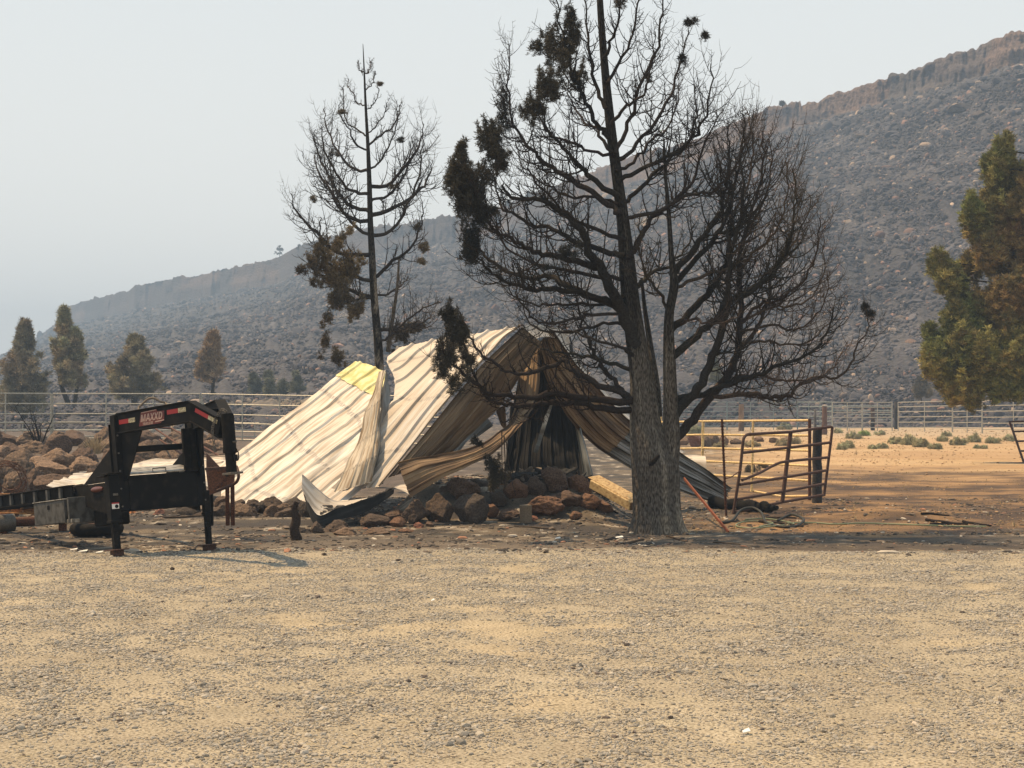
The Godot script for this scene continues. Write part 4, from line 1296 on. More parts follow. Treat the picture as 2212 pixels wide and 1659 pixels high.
	var limbs := [
		# left side: points, sweep, r0, r1, shoots per metre, shoot length
		[[[1377, 748], [1345, 673], [1324, 631], [1298, 581], [1274, 547], [1255, 495], [1203, 452], [1170, 433], [1104, 424], [1080, 400]], -0.9, 17, 3, 11, 0.42],
		[[[1340, 663], [1308, 650], [1250, 634], [1197, 626], [1144, 623], [1118, 618], [1081, 605], [1046, 573], [1030, 541]], -1.6, 9, 2, 13, 0.36],
		[[[1340, 670], [1263, 634], [1223, 615], [1186, 599], [1131, 597], [1065, 568], [1038, 541], [1030, 505]], 0.8, 10, 2, 13, 0.36],
		[[[1294, 578], [1250, 565], [1210, 554], [1171, 547], [1144, 539], [1104, 515], [1065, 494], [1040, 450], [1022, 390]], -1.3, 9, 2, 13, 0.4],
		[[[1350, 552], [1302, 542], [1236, 518], [1198, 495], [1142, 485], [1090, 452], [1074, 424], [1068, 375]], 1.2, 8, 2, 12, 0.4],
		[[[1340, 460], [1325, 448], [1278, 415], [1226, 386], [1184, 353], [1156, 330], [1123, 292], [1104, 254], [1099, 188], [1101, 94]], 0.5, 9, 1.5, 11, 0.34],
		[[[1336, 425], [1269, 377], [1245, 349], [1208, 311], [1184, 283], [1168, 220]], -0.9, 8, 1.5, 12, 0.36],
		[[[1325, 338], [1278, 325], [1226, 306], [1189, 287], [1165, 250], [1157, 190]], 1.0, 5, 1.5, 13, 0.34],
		[[[1318, 295], [1302, 283], [1278, 245], [1255, 198], [1236, 165], [1226, 118], [1208, 47], [1200, -20]], -0.4, 7, 1.5, 11, 0.3],
		[[[1312, 235], [1288, 198], [1274, 118], [1269, 47], [1255, -20]], 0.6, 6, 1.5, 11, 0.28],
		[[[1303, 130], [1318, 90], [1338, 40], [1345, -30]], -0.4, 5, 1.5, 12, 0.26],
		[[[1308, 180], [1330, 150], [1362, 90], [1375, 10], [1380, -40]], 0.4, 5, 1.5, 12, 0.28],
		[[[1392, 869], [1276, 861], [1197, 851], [1131, 856], [1060, 851], [1025, 824], [985, 790], [955, 750]], -1.6, 10, 2, 8, 0.30],
		[[[1392, 885], [1316, 882], [1250, 872], [1197, 869], [1144, 875], [1091, 874], [1060, 864], [1038, 837], [1022, 806], [1000, 720]], -0.7, 9, 2, 8, 0.30],
		[[[1390, 864], [1324, 843], [1263, 816], [1231, 790], [1213, 779], [1144, 806], [1102, 803], [1060, 779], [1028, 753], [1009, 712], [992, 670]], 0.4, 9, 2, 7, 0.26],
		[[[1388, 893], [1362, 872], [1335, 832], [1303, 798], [1284, 766], [1271, 732], [1258, 705], [1250, 658], [1245, 620]], 0.7, 8, 2, 9, 0.26],
		[[[1362, 757], [1345, 750], [1276, 729], [1221, 716]], -0.4, 5, 2.5, 6, 0.2],
		[[[1352, 676], [1311, 679], [1266, 681], [1237, 689], [1197, 697], [1157, 692], [1139, 673], [1118, 642], [1110, 600]], -1.7, 5, 1.5, 12, 0.36],
		[[[1360, 700], [1300, 700], [1230, 716], [1170, 712], [1140, 690], [1128, 640]], 1.2, 5, 1.5, 11, 0.34],
		# right side, from the tall stem
		[[[1330, 330], [1354, 283], [1382, 188], [1420, 104], [1429, 28], [1436, -20]], -0.5, 6, 1.5, 12, 0.3],
		[[[1336, 345], [1377, 311], [1429, 240], [1457, 179], [1471, 132], [1486, 57]], 0.6, 6, 1.5, 12, 0.34],
		[[[1338, 392], [1349, 382], [1420, 349], [1486, 311], [1519, 264], [1533, 207], [1537, 141]], -0.9, 7, 1.5, 13, 0.38],
		[[[1342, 445], [1354, 433], [1396, 391], [1443, 349], [1486, 311], [1503, 250], [1500, 180]], 1.0, 7, 1.5, 12, 0.36],
		[[[1348, 478], [1363, 471], [1429, 452], [1490, 419], [1547, 410], [1585, 367], [1608, 290], [1600, 240]], -1.2, 6, 1.5, 14, 0.42],
		[[[1356, 560], [1368, 542], [1391, 499], [1410, 471], [1467, 424], [1500, 377], [1523, 306], [1560, 240]], 0.3, 9, 1.5, 13, 0.4],
		[[[1362, 640], [1377, 617], [1410, 589], [1443, 575], [1480, 540], [1500, 480]], 0.9, 7, 2, 11, 0.34],
		# right stem
		[[[1450, 595], [1487, 553], [1520, 510], [1550, 467], [1563, 427], [1570, 384], [1575, 330], [1572, 262]], -0.5, 9, 1.5, 16, 0.44],
		[[[1456, 612], [1504, 562], [1557, 493], [1576, 450], [1590, 400], [1600, 330], [1612, 260]], 0.9, 8, 1.5, 16, 0.46],
		[[[1456, 622], [1530, 592], [1576, 579], [1616, 556], [1646, 529], [1680, 490], [1700, 420], [1696, 350]], -1.4, 5, 1.5, 17, 0.46],
		[[[1446, 715], [1504, 662], [1543, 615], [1563, 582], [1576, 533], [1576, 483], [1573, 433], [1582, 350]], 0.5, 10, 2, 14, 0.44],
		[[[1446, 780], [1504, 728], [1547, 688], [1570, 655], [1623, 629], [1662, 599], [1689, 562], [1705, 523], [1712, 483], [1719, 433], [1712, 360]], -0.6, 11, 2, 16, 0.46],
		[[[1450, 900], [1477, 872], [1507, 842], [1527, 805], [1546, 755], [1566, 690], [1568, 642], [1573, 596], [1583, 533], [1596, 483], [1605, 420], [1598, 330]], -1.0, 14, 2.5, 13, 0.44],
		[[[1452, 950], [1489, 914], [1527, 864], [1566, 820], [1586, 780], [1599, 723], [1600, 665], [1597, 582], [1604, 520], [1628, 450], [1648, 370], [1650, 300]], 0.6, 14, 2.5, 14, 0.46],
		[[[1588, 772], [1623, 728], [1646, 688], [1659, 642], [1669, 582], [1702, 543], [1736, 480], [1750, 420]], 1.2, 6, 1.5, 17, 0.44],
		[[[1599, 700], [1640, 660], [1690, 640], [1740, 600], [1765, 540], [1772, 470]], -0.8, 5, 1.5, 17, 0.42],
		[[[1460, 862], [1537, 844], [1586, 827], [1636, 811], [1689, 787], [1752, 761], [1785, 721], [1801, 665]], -1.2, 8, 2, 14, 0.36],
		[[[1460, 872], [1497, 860], [1619, 850], [1652, 860], [1702, 857], [1719, 837], [1768, 814], [1814, 811], [1844, 781], [1851, 748], [1874, 715], [1874, 672]], 0.3, 7, 1.5, 13, 0.32],
		[[[1536, 842], [1570, 821], [1636, 811], [1702, 820], [1768, 814], [1800, 790], [1830, 740]], 1.3, 5, 1.5, 13, 0.32],
		[[[1600, 690], [1669, 665], [1720, 660], [1760, 630], [1780, 580], [1778, 510]], 0.4, 4, 1.2, 18, 0.40],
		[[[1599, 715], [1669, 701], [1709, 714], [1745, 700], [1780, 655], [1790, 590]], -1.5, 4, 1.2, 17, 0.38],
		[[[1596, 640], [1640, 610], [1680, 560], [1712, 500], [1726, 430], [1715, 380]], 1.6, 4, 1.2, 18, 0.42],
		[[[1578, 560], [1620, 500], [1650, 430], [1668, 360], [1660, 290]], -1.5, 4, 1.2, 18, 0.42],
		[[[1576, 470], [1606, 420], [1625, 350], [1622, 280], [1610, 230]], 1.4, 4, 1.2, 17, 0.4],
		[[[1600, 745], [1650, 735], [1700, 745], [1750, 735], [1790, 700], [1806, 640]], 0.9, 4, 1.2, 16, 0.36],
		[[[1470, 700], [1500, 690], [1540, 700], [1580, 690]], -1.4, 4, 2, 10, 0.3],
		[[[1446, 690], [1430, 640], [1400, 600], [1380, 530], [1386, 460]], -1.0, 5, 1.5, 11, 0.3],
		[[[1345, 600], [1290, 600], [1220, 580], [1160, 572], [1100, 540], [1070, 490], [1062, 440]], 1.7, 6, 1.2, 12, 0.4],
		[[[1350, 520], [1300, 500], [1240, 470], [1190, 430], [1150, 380], [1140, 320]], -1.5, 6, 1.2, 12, 0.4],
		[[[1340, 440], [1290, 430], [1230, 420], [1180, 400], [1130, 360], [1112, 300]], 1.4, 5, 1.2, 12, 0.38],
		[[[1350, 640], [1290, 660], [1220, 655], [1160, 660], [1110, 640], [1080, 590]], 0.2, 5, 1.2, 12, 0.38],
		[[[1325, 330], [1290, 280], [1260, 260], [1235, 220], [1222, 160]], 1.2, 5, 1.2, 12, 0.34],
		[[[1330, 370], [1370, 350], [1410, 300], [1440, 280], [1462, 220], [1466, 160]], 1.6, 5, 1.2, 12, 0.36],
		[[[1320, 270], [1350, 230], [1390, 200], [1410, 140], [1414, 70]], -0.9, 5, 1.2, 12, 0.34],
		[[[1390, 800], [1330, 790], [1270, 770], [1210, 765], [1160, 745], [1130, 700]], 1.0, 6, 1.2, 10, 0.32],
	]
	for q in limbs:
		var tips := []
		mb = MB.new()
		var v := R(0.75, 1.35)
		mb.col = Color(0.040, 0.034, 0.030) * v
		if q[0][0][0] > 1440 and q[2] < 8: mb.col = Color(0.085, 0.066, 0.054) * v
		limb(mb, q[0], d0, q[1], q[2], q[3], q[4], q[5], px, base, tips)
		obj("branch", mb, M.char, t)
	# fire-curled foliage left on the windward side
	blob_foliage("scorched_foliage", t, [[1000, 345, 18, 40, -1.2, 130], [985, 400, 28, 45, -1.2, 420], [1012, 430, 40, 60, -1.0, 800], [1022, 500, 32, 60, -1.2, 700], [1015, 555, 20, 36, -1.3, 260], [1060, 320, 28, 50, -0.9, 380], [1050, 390, 30, 40, -0.9, 300], [1050, 460, 24, 40, -1.0, 200], [1088, 250, 20, 60, 0.5, 120], [1078, 360, 26, 30, -0.6, 180], [1150, 250, 28, 36, -0.8, 220], [1185, 195, 34, 50, -0.5, 420], [1215, 130, 34, 60, -0.4, 380], [1235, 80, 22, 50, -0.4, 180], [1185, 110, 28, 40, 0.2, 150], [1160, 120, 16, 30, 0.2, 60], [1250, 190, 22, 40, 0, 130], [972, 690, 16, 30, -1.0, 170], [985, 735, 26, 34, -1.0, 320], [960, 790, 26, 40, -1.4, 240], [985, 830, 28, 36, -1.2, 200], [1010, 780, 18, 30, -0.8, 80], [1235, 555, 26, 22, -0.8, 70], [1190, 600, 22, 22, -0.4, 60], [1040, 890, 18, 14, -0.9, 40], [1488, 50, 12, 8, 0.6, 30], [1522, 85, 12, 10, -0.8, 30], [1470, 130, 10, 18, 0.5, 40], [1340, 10, 12, 26, -0.3, 40], [1395, 170, 8, 10, 0, 14], [1874, 680, 12, 10, 0.4, 30], [1870, 666, 8, 6, 0.4, 14]], d0, 0.062, Color(0.016, 0.016, 0.013), Color(0.06, 0.05, 0.032))
	var br := MB.new()
	# fallen burnt bough hanging at the shed mouth
	br.col = Color(0.06, 0.05, 0.04)
	rng.seed = 19
	for k in 3: twig(br, W(1084 + k * 5, 930 + k * 12, 22.0), Vector3(0.03 * k, -1, 0.05), 0.75, 0.01, -0.3, 5, 0.12)
	obj("branch", br, M.char, t)
	blob_foliage("scorched_foliage", t, [[1072, 1046, 30, 34, 0.7, 330], [1062, 1010, 18, 22, 0.7, 90], [1030, 955, 18, 12, 0.7, 60]], d0, 0.05, Color(0.018, 0.017, 0.013), Color(0.065, 0.052, 0.03))

func build_second_tree() -> void:
	rng.seed = 47
	var d0 := 32.0
	var px := d0 / F
	var base := W(812, 1040, d0)
	base.y = ground_h(base.x, base.z)
	var t := thing("half_burnt_juniper", "tall thin juniper, mostly bare, with brown drooping foliage, behind the shed roof", "tree", base)
	var mb := MB.new()
	var tr := [[816, 1045, 20], [818, 900, 18], [819, 790, 16], [815, 720, 14.5], [808, 640, 13], [804, 560, 12], [800, 480, 10], [798, 400, 8.5], [795, 320, 6.5], [790, 230, 4.5], [787, 160, 3], [784, 95, 1]]
	var pts := []
	var rad := []
	for q in tr:
		pts.append(W(q[0], q[1], d0)); rad.append(Vector3(q[2] * px * 0.62, 0, 0))
	pts = catmull(pts, 6); rad = catmull(rad, 6)
	var rr := []
	for q in rad: rr.append(q.x)
	for k in pts.size():
		pass
	mb.col = Color(0.13, 0.115, 0.095)
	tube(mb, pts, 0, 0, 12, true, rr)
	for k in mb.v.size():
		var p := mb.v[k]
		var s := ss(0.0, 0.3, nz2.get_noise_3d(p.x * 700, p.y * 240, p.z * 700)) * (1.0 - ss(3.6, 5.0, p.y))
		mb.c[k] = Color(0.055, 0.048, 0.042).lerp(Color(0.42, 0.36, 0.28), s)
	obj("trunk", mb, M.bark, t)
	mb = MB.new()
	mb.col = Color(0.16, 0.13, 0.10)
	tube(mb, catmull([W(838, 760, 31.9), W(848, 690, 31.8), W(858, 620, 31.7), W(862, 560, 31.7)], 5), 5 * px, 2 * px, 7)
	obj("trunk", mb, M.bark, t)
	var limbs := []
	# arching pairs up the stem: side, start y, reach, rise
	for q0 in [[-1, 640, 130, 110], [1, 650, 90, 60], [-1, 600, 150, 170], [1, 600, 110, 150], [-1, 560, 165, 120], [1, 560, 140, 140], [-1, 530, 140, 170], [1, 520, 120, 190], [-1, 480, 135, 130], [1, 470, 130, 150], [-1, 450, 110, 170], [1, 440, 90, 130], [-1, 410, 110, 130], [1, 400, 105, 130], [-1, 370, 85, 120], [1, 360, 70, 120], [-1, 330, 75, 110], [1, 320, 65, 90], [-1, 290, 60, 100], [1, 290, 50, 80], [-1, 240, 45, 70], [1, 250, 38, 60], [-1, 200, 32, 45], [1, 200, 28, 40], [-1, 165, 16, 26], [1, 160, 14, 24], [-1, 640, 80, -20], [1, 700, 120, 40]]:
		var q := [q0[0], q0[1] + R(-14, 14), q0[2] * R(0.72, 1.15), q0[3] * R(0.7, 1.2)]
		if rng.randf() < 0.08: continue
		var sx0: float = lerpf(788, 806, clampf((q[1] - 160) / 480.0, 0, 1))
		var s: int = q[0]
		limbs.append([[[sx0, q[1]], [sx0 + s * q[2] * 0.4, q[1] - q[3] * R(0.0, 0.25)], [sx0 + s * q[2] * R(0.65, 0.82), q[1] - q[3] * R(0.3, 0.5)], [sx0 + s * q[2] * 0.95, q[1] - q[3] * 0.75], [sx0 + s * q[2] * R(0.9, 1.02), q[1] - q[3]]], R(-1.5, 1.5), clampf(q[2] / 22.0, 1.6, 6.0), 1.0])
	limbs.append([[[812, 740], [840, 730], [880, 690], [915, 665], [952, 652]], -0.8, 4.0, 1.5])
	for q in limbs:
		var tips := []
		mb = MB.new()
		mb.col = Color(0.06, 0.052, 0.046) * R(0.8, 1.3)
		limb(mb, q[0], d0, q[1], q[2], q[3], 11.0, clampf(absf(q[0][-1][0] - q[0][0][0]) / 120.0 * 0.44, 0.10, 0.44), px, base, tips, 0.12)
		obj("branch", mb, M.char, t)
	blob_foliage("brown_foliage", t, [[745, 490, 24, 16, -0.6, 120], [715, 520, 34, 22, -0.5, 240], [690, 550, 36, 30, -0.8, 330], [720, 585, 44, 34, -0.5, 430], [755, 560, 34, 34, -0.3, 260], [740, 630, 40, 40, -0.6, 330], [775, 655, 30, 34, -0.3, 180], [715, 680, 20, 30, -0.8, 130], [700, 730, 14, 28, -0.9, 90], [735, 770, 20, 28, -0.9, 130], [700, 760, 12, 26, -0.9, 60], [680, 600, 16, 22, -0.8, 90], [650, 580, 12, 14, -0.8, 50]], d0, 0.075, Color(0.075, 0.055, 0.034), Color(0.20, 0.145, 0.07), -0.8)
	blob_foliage("brown_foliage", t, [[870, 715, 34, 22, 0.8, 260], [900, 700, 22, 14, 0.8, 110], [850, 745, 18, 26, 0.8, 120], [918, 530, 14, 26, 0.4, 60], [905, 480, 10, 16, 0.4, 30], [912, 570, 12, 18, 0.4, 40], [850, 400, 10, 12, 0, 20], [690, 380, 12, 12, 0, 26], [700, 440, 14, 12, 0, 26], [725, 330, 10, 12, 0, 22], [738, 240, 8, 10, 0, 16], [786, 108, 8, 6, 0, 10], [820, 180, 6, 6, 0, 8], [862, 300, 6, 6, 0, 8], [675, 430, 10, 14, 0, 24]], d0, 0.07, Color(0.05, 0.042, 0.03), Color(0.14, 0.105, 0.055), -0.6)

# a whole juniper: conical crown of sprays round ascending lobes
func crown(t: Node, sx: float, top: float, bot: float, half: float, d0: float, n: int, sc: float, ca: Color, cb: Color, lobes: int, skirt := 0.75, sd := 1) -> void:
	rng.seed = sd
	var px := d0 / F
	var c0 := W(sx, bot, d0)
	var hh := (bot - top) * px
	var rmax := half * px
	var xf := []
	var cols := []
	var lb := []
	var cnt := n / 9
	for k in cnt:
		var y := pow(rng.randf(), 1.15)
		var an := R(0, TAU)
		var wav := 0.88 + 1.35 * nz.get_noise_3d(cos(an) * 60 + sd * 40, y * 160.0, sin(an) * 60)
		var prof := (1.0 - pow(y, 1.35)) * lerpf(skirt, 1.0, ss(0.0, 0.22, y)) * wav
		var rr := sqrt(rng.randf()) * 0.94 + 0.06
		var q := Vector3(cos(an) * rmax * prof * rr, y * hh * (0.88 + 0.1 * nz.get_noise_2d(an * 40.0, sd * 77.0)), sin(an) * rmax * prof * rr)
		if nz.get_noise_3d(q.x * 110 / rmax + sd * 31, q.y * 90 / rmax, q.z * 110 / rmax) < -0.12: continue
		var tint := clampf(0.5 + 1.3 * nz.get_noise_3d(q.x * 70 / rmax, q.y * 70 / rmax, q.z * 70 / rmax + sd * 9), 0, 1)
		var cc := ca.lerp(cb, tint) * R(0.55, 1.45)
		spire(xf, cols, c0 + q, minf(hh * R(0.07, 0.15), hh - q.y), sc, 10, func(_p: Vector3) -> Color: return cc)
		if k % 12 == 0: lb.append([q])
	multi("crown", spray_b, xf, cols, M.leaf, t).set_meta("kind", "stuff")
	# dark stem and inner boughs
	var mb := MB.new()
	mb.col = Color(0.06, 0.05, 0.042)
	for l in lb:
		var st := Vector3(0, l[0].y * 0.55, 0)
		tube(mb, [c0 + st, c0 + st.lerp(l[0], 0.5) - Vector3(0, 0.05 * hh, 0), c0 + l[0]], rmax * 0.03, rmax * 0.008, 4, false)
	obj("branch", mb, M.bark, t)
func trunk_of(t: Node, p: Array, r: float) -> void:
	var mb := MB.new()
	mb.col = Color(0.075, 0.06, 0.05)
	tube(mb, catmull(p, 4), r, r * 0.5, 7)
	obj("trunk", mb, M.bark, t)
func build_far_trees() -> void:
	var bro := Color(0.30, 0.215, 0.13)
	var olv := Color(0.24, 0.24, 0.13)
	var rows := [
		["scorched_juniper", "wide brown scorched juniper at the hill's left foot, behind the fence", 52, 695, 890, 62, 92.0, 3000, 26, bro, Color(0.21, 0.185, 0.115), 905],
		["scorched_juniper", "tall two-stemmed olive-brown juniper, twin-topped, behind the fence", 148, 666, 835, 46, 95.0, 2400, 22, olv, Color(0.31, 0.225, 0.125), 872],
		["scorched_juniper", "broad conical brown juniper standing alone behind the trailer neck", 290, 726, 858, 56, 96.0, 2700, 24, bro, Color(0.25, 0.215, 0.12), 876],
		["scorched_juniper", "small narrow rust-brown juniper with bare lower trunk behind the fence", 459, 716, 822, 27, 98.0, 1300, 14, Color(0.38, 0.25, 0.13), bro, 853]]
	var k := 0
	for q in rows:
		k += 1
		var b := W(q[2], q[11], q[6])
		var t := thing(q[0], q[1], "tree", b, "")
		var top := W(q[2], lerpf(q[4], q[3], 0.8), q[6])
		if k == 2:
			trunk_of(t, [b, b.lerp(top, 0.3) + Vector3(-0.5, 0, 0), b.lerp(top, 0.7) + Vector3(-0.5, 0, 0)], 0.16)
			trunk_of(t, [b + Vector3(0.35, 0, 0), b.lerp(top, 0.3) + Vector3(0.55, 0, 0), b.lerp(top, 0.6) + Vector3(0.3, 0, 0)], 0.13)
			crown(t, q[2] - 10, q[3], 800, 34, q[6], 1300, 0.25, q[9], q[10], 13, 0.7, 60 + k)
			crown(t, q[2] + 12, q[3] + 34, q[4], 38, q[6] - 0.3, 1500, 0.25, q[9], q[10], 13, 0.7, 70 + k)
		else:
			trunk_of(t, [b, b.lerp(top, 0.5) + Vector3(0.08, 0, 0), top], 0.2 if k != 4 else 0.12)
			crown(t, q[2], q[3], q[4], q[5], q[6], q[7], 0.25, q[9], q[10], q[8], 0.85, 60 + k)
	for q in [[548, 808, 848, 15, 120.0], [580, 800, 850, 24, 118.0], [612, 812, 850, 16, 122.0], [640, 804, 850, 14, 120.0]]:
		k += 1
		var b := W(q[0], q[2] + 3, q[4])
		var t := thing("juniper_sapling", "small hazy olive juniper sapling at the foot of the dark hillside", "tree", b, "saplings at the foot of the hillside")
		trunk_of(t, [b - Vector3(0, 0.5, 0), b + Vector3(0, 0.4, 0), b + Vector3(0.05, 0.9, 0)], 0.06)
		crown(t, q[0], q[1], q[2], q[3], q[4], 420, 0.22, Color(0.19, 0.18, 0.11), Color(0.14, 0.14, 0.095), 8, 0.9, 100 + k)
	# dots of trees on the rim
	for q in [[604, 552, 530, 12], [646, 540, 527, 7], [1142, 432, 415, 8], [1098, 448, 434, 9], [1396, 334, 322, 7], [1690, 229, 223, 4]]:
		k += 1
		var rm := rim(q[0])
		var b := W(q[0], q[1] + 4, rm[0] + 2.0)
		var t := thing("rim_tree", "tiny juniper silhouetted on the cliff's rim", "tree", b, "trees on the cliff's rim")
		trunk_of(t, [b, b + Vector3(0, 0.8, 0), b + Vector3(0.1, (q[1] - q[2]) * rm[0] / F * 0.8, 0)], 0.12)
		crown(t, q[0], q[2], q[1] - 2, q[3], rm[0] + 2.0, 260, 0.34, Color(0.05, 0.05, 0.035), Color(0.07, 0.06, 0.035), 6, 0.8, 140 + k)
func build_live_tree() -> void:
	var d0 := 47.0
	var px := d0 / F
	var b := W(2330, 992, d0)
	b.y = 0.0
	var t := thing("live_juniper", "large green juniper with rusty scorched patches reaching in at the pasture's edge", "tree", b)
	trunk_of(t, [b, b + Vector3(0.1, 2, 0), b + Vector3(-0.1, 5, 0), b + Vector3(0, 9, 0)], 0.3)
	rng.seed = 210
	var xf := []
	var cols := []
	var green := Color(0.15, 0.165, 0.05)
	var gold := Color(0.34, 0.275, 0.075)
	var rusty := Color(0.30, 0.175, 0.075)
	# boughs: x, y, rx, ry, depth, tint 0 green .. 1 rusty, count
	var boughs := [[2060, 620, 34, 30, 0, 0.15, 420], [2030, 585, 22, 22, 0.4, 0.1, 200], [2045, 770, 40, 46, 0, 0.05, 700], [2020, 800, 26, 34, -0.3, 0.0, 360], [2075, 830, 46, 44, -0.4, 0.0, 760], [2080, 700, 46, 50, 0.2, 0.3, 760], [2110, 760, 52, 50, -0.6, 0.2, 900], [2140, 840, 50, 36, -0.5, 0.1, 760], [2130, 690, 46, 56, 0.3, 0.75, 820], [2100, 600, 30, 36, 0.5, 0.5, 360], [2115, 500, 32, 36, 0, 0.5, 420], [2100, 470, 18, 26, -0.3, 0.35, 160], [2140, 560, 34, 46, -0.2, 0.85, 560], [2155, 450, 34, 50, 0, 0.75, 560], [2150, 380, 22, 40, 0, 0.4, 260], [2170, 345, 16, 34, 0.2, 0.3, 150], [2190, 420, 34, 60, 0.4, 0.6, 560], [2190, 540, 44, 70, 0.3, 0.9, 900], [2190, 660, 50, 60, -0.5, 0.9, 1000], [2180, 770, 60, 56, -0.9, 0.35, 1100], [2200, 840, 50, 40, -0.7, 0.2, 700], [2105, 868, 22, 26, -0.5, 0.2, 260], [2060, 860, 14, 22, -0.4, 0.15, 120], [2240, 480, 60, 120, 0, 0.7, 1000], [2250, 700, 70, 120, 0, 0.6, 1100], [2330, 600, 110, 220, -0.6, 0.6, 1700], [2330, 330, 60, 140, 0, 0.5, 700], [2400, 760, 130, 120, 0, 0.5, 1200], [2010, 735, 14, 16, 0, 0.05, 90]]
	var mb := MB.new()
	mb.col = Color(0.05, 0.04, 0.033)
	for q in boughs:
		var c := W(q[0], q[1], d0 + q[4])
		tube(mb, catmull([b + Vector3(0, maxf(c.y * 0.85, 2.2), 0), b.lerp(c, 0.5) + Vector3(0, maxf(c.y * 0.5, 1.4), 0), c + Vector3(0, 0.25, 0)], 3), 0.06, 0.012, 5, false)
		for k in q[6] / 3:
			var o := rdir() * pow(rng.randf(), 0.42)
			var p := c + Vector3(o.x * q[2] * px, o.y * q[3] * px * 0.9, o.z * (q[2] + q[3]) * 0.5 * px)
			if nz.get_noise_3d(p.x * 75, p.y * 75, p.z * 75) < -0.17: continue
			var n := nz.get_noise_3d(p.x * 22, p.y * 22, p.z * 22)
			var cc := green.lerp(gold, clampf(0.35 + n * 1.1, 0, 1)).lerp(rusty, clampf(q[5] * 0.8 + n * 0.6 + R(-0.25, 0.25), 0, 1))
			cc = cc * R(0.45, 1.5)
			spire(xf, cols, p, R(0.2, 0.55), 0.125, 10, func(_p: Vector3) -> Color: return cc)
	multi("crown", spray_b, xf, cols, M.leaf, t).set_meta("kind", "stuff")
	obj("branch", mb, M.bark, t)

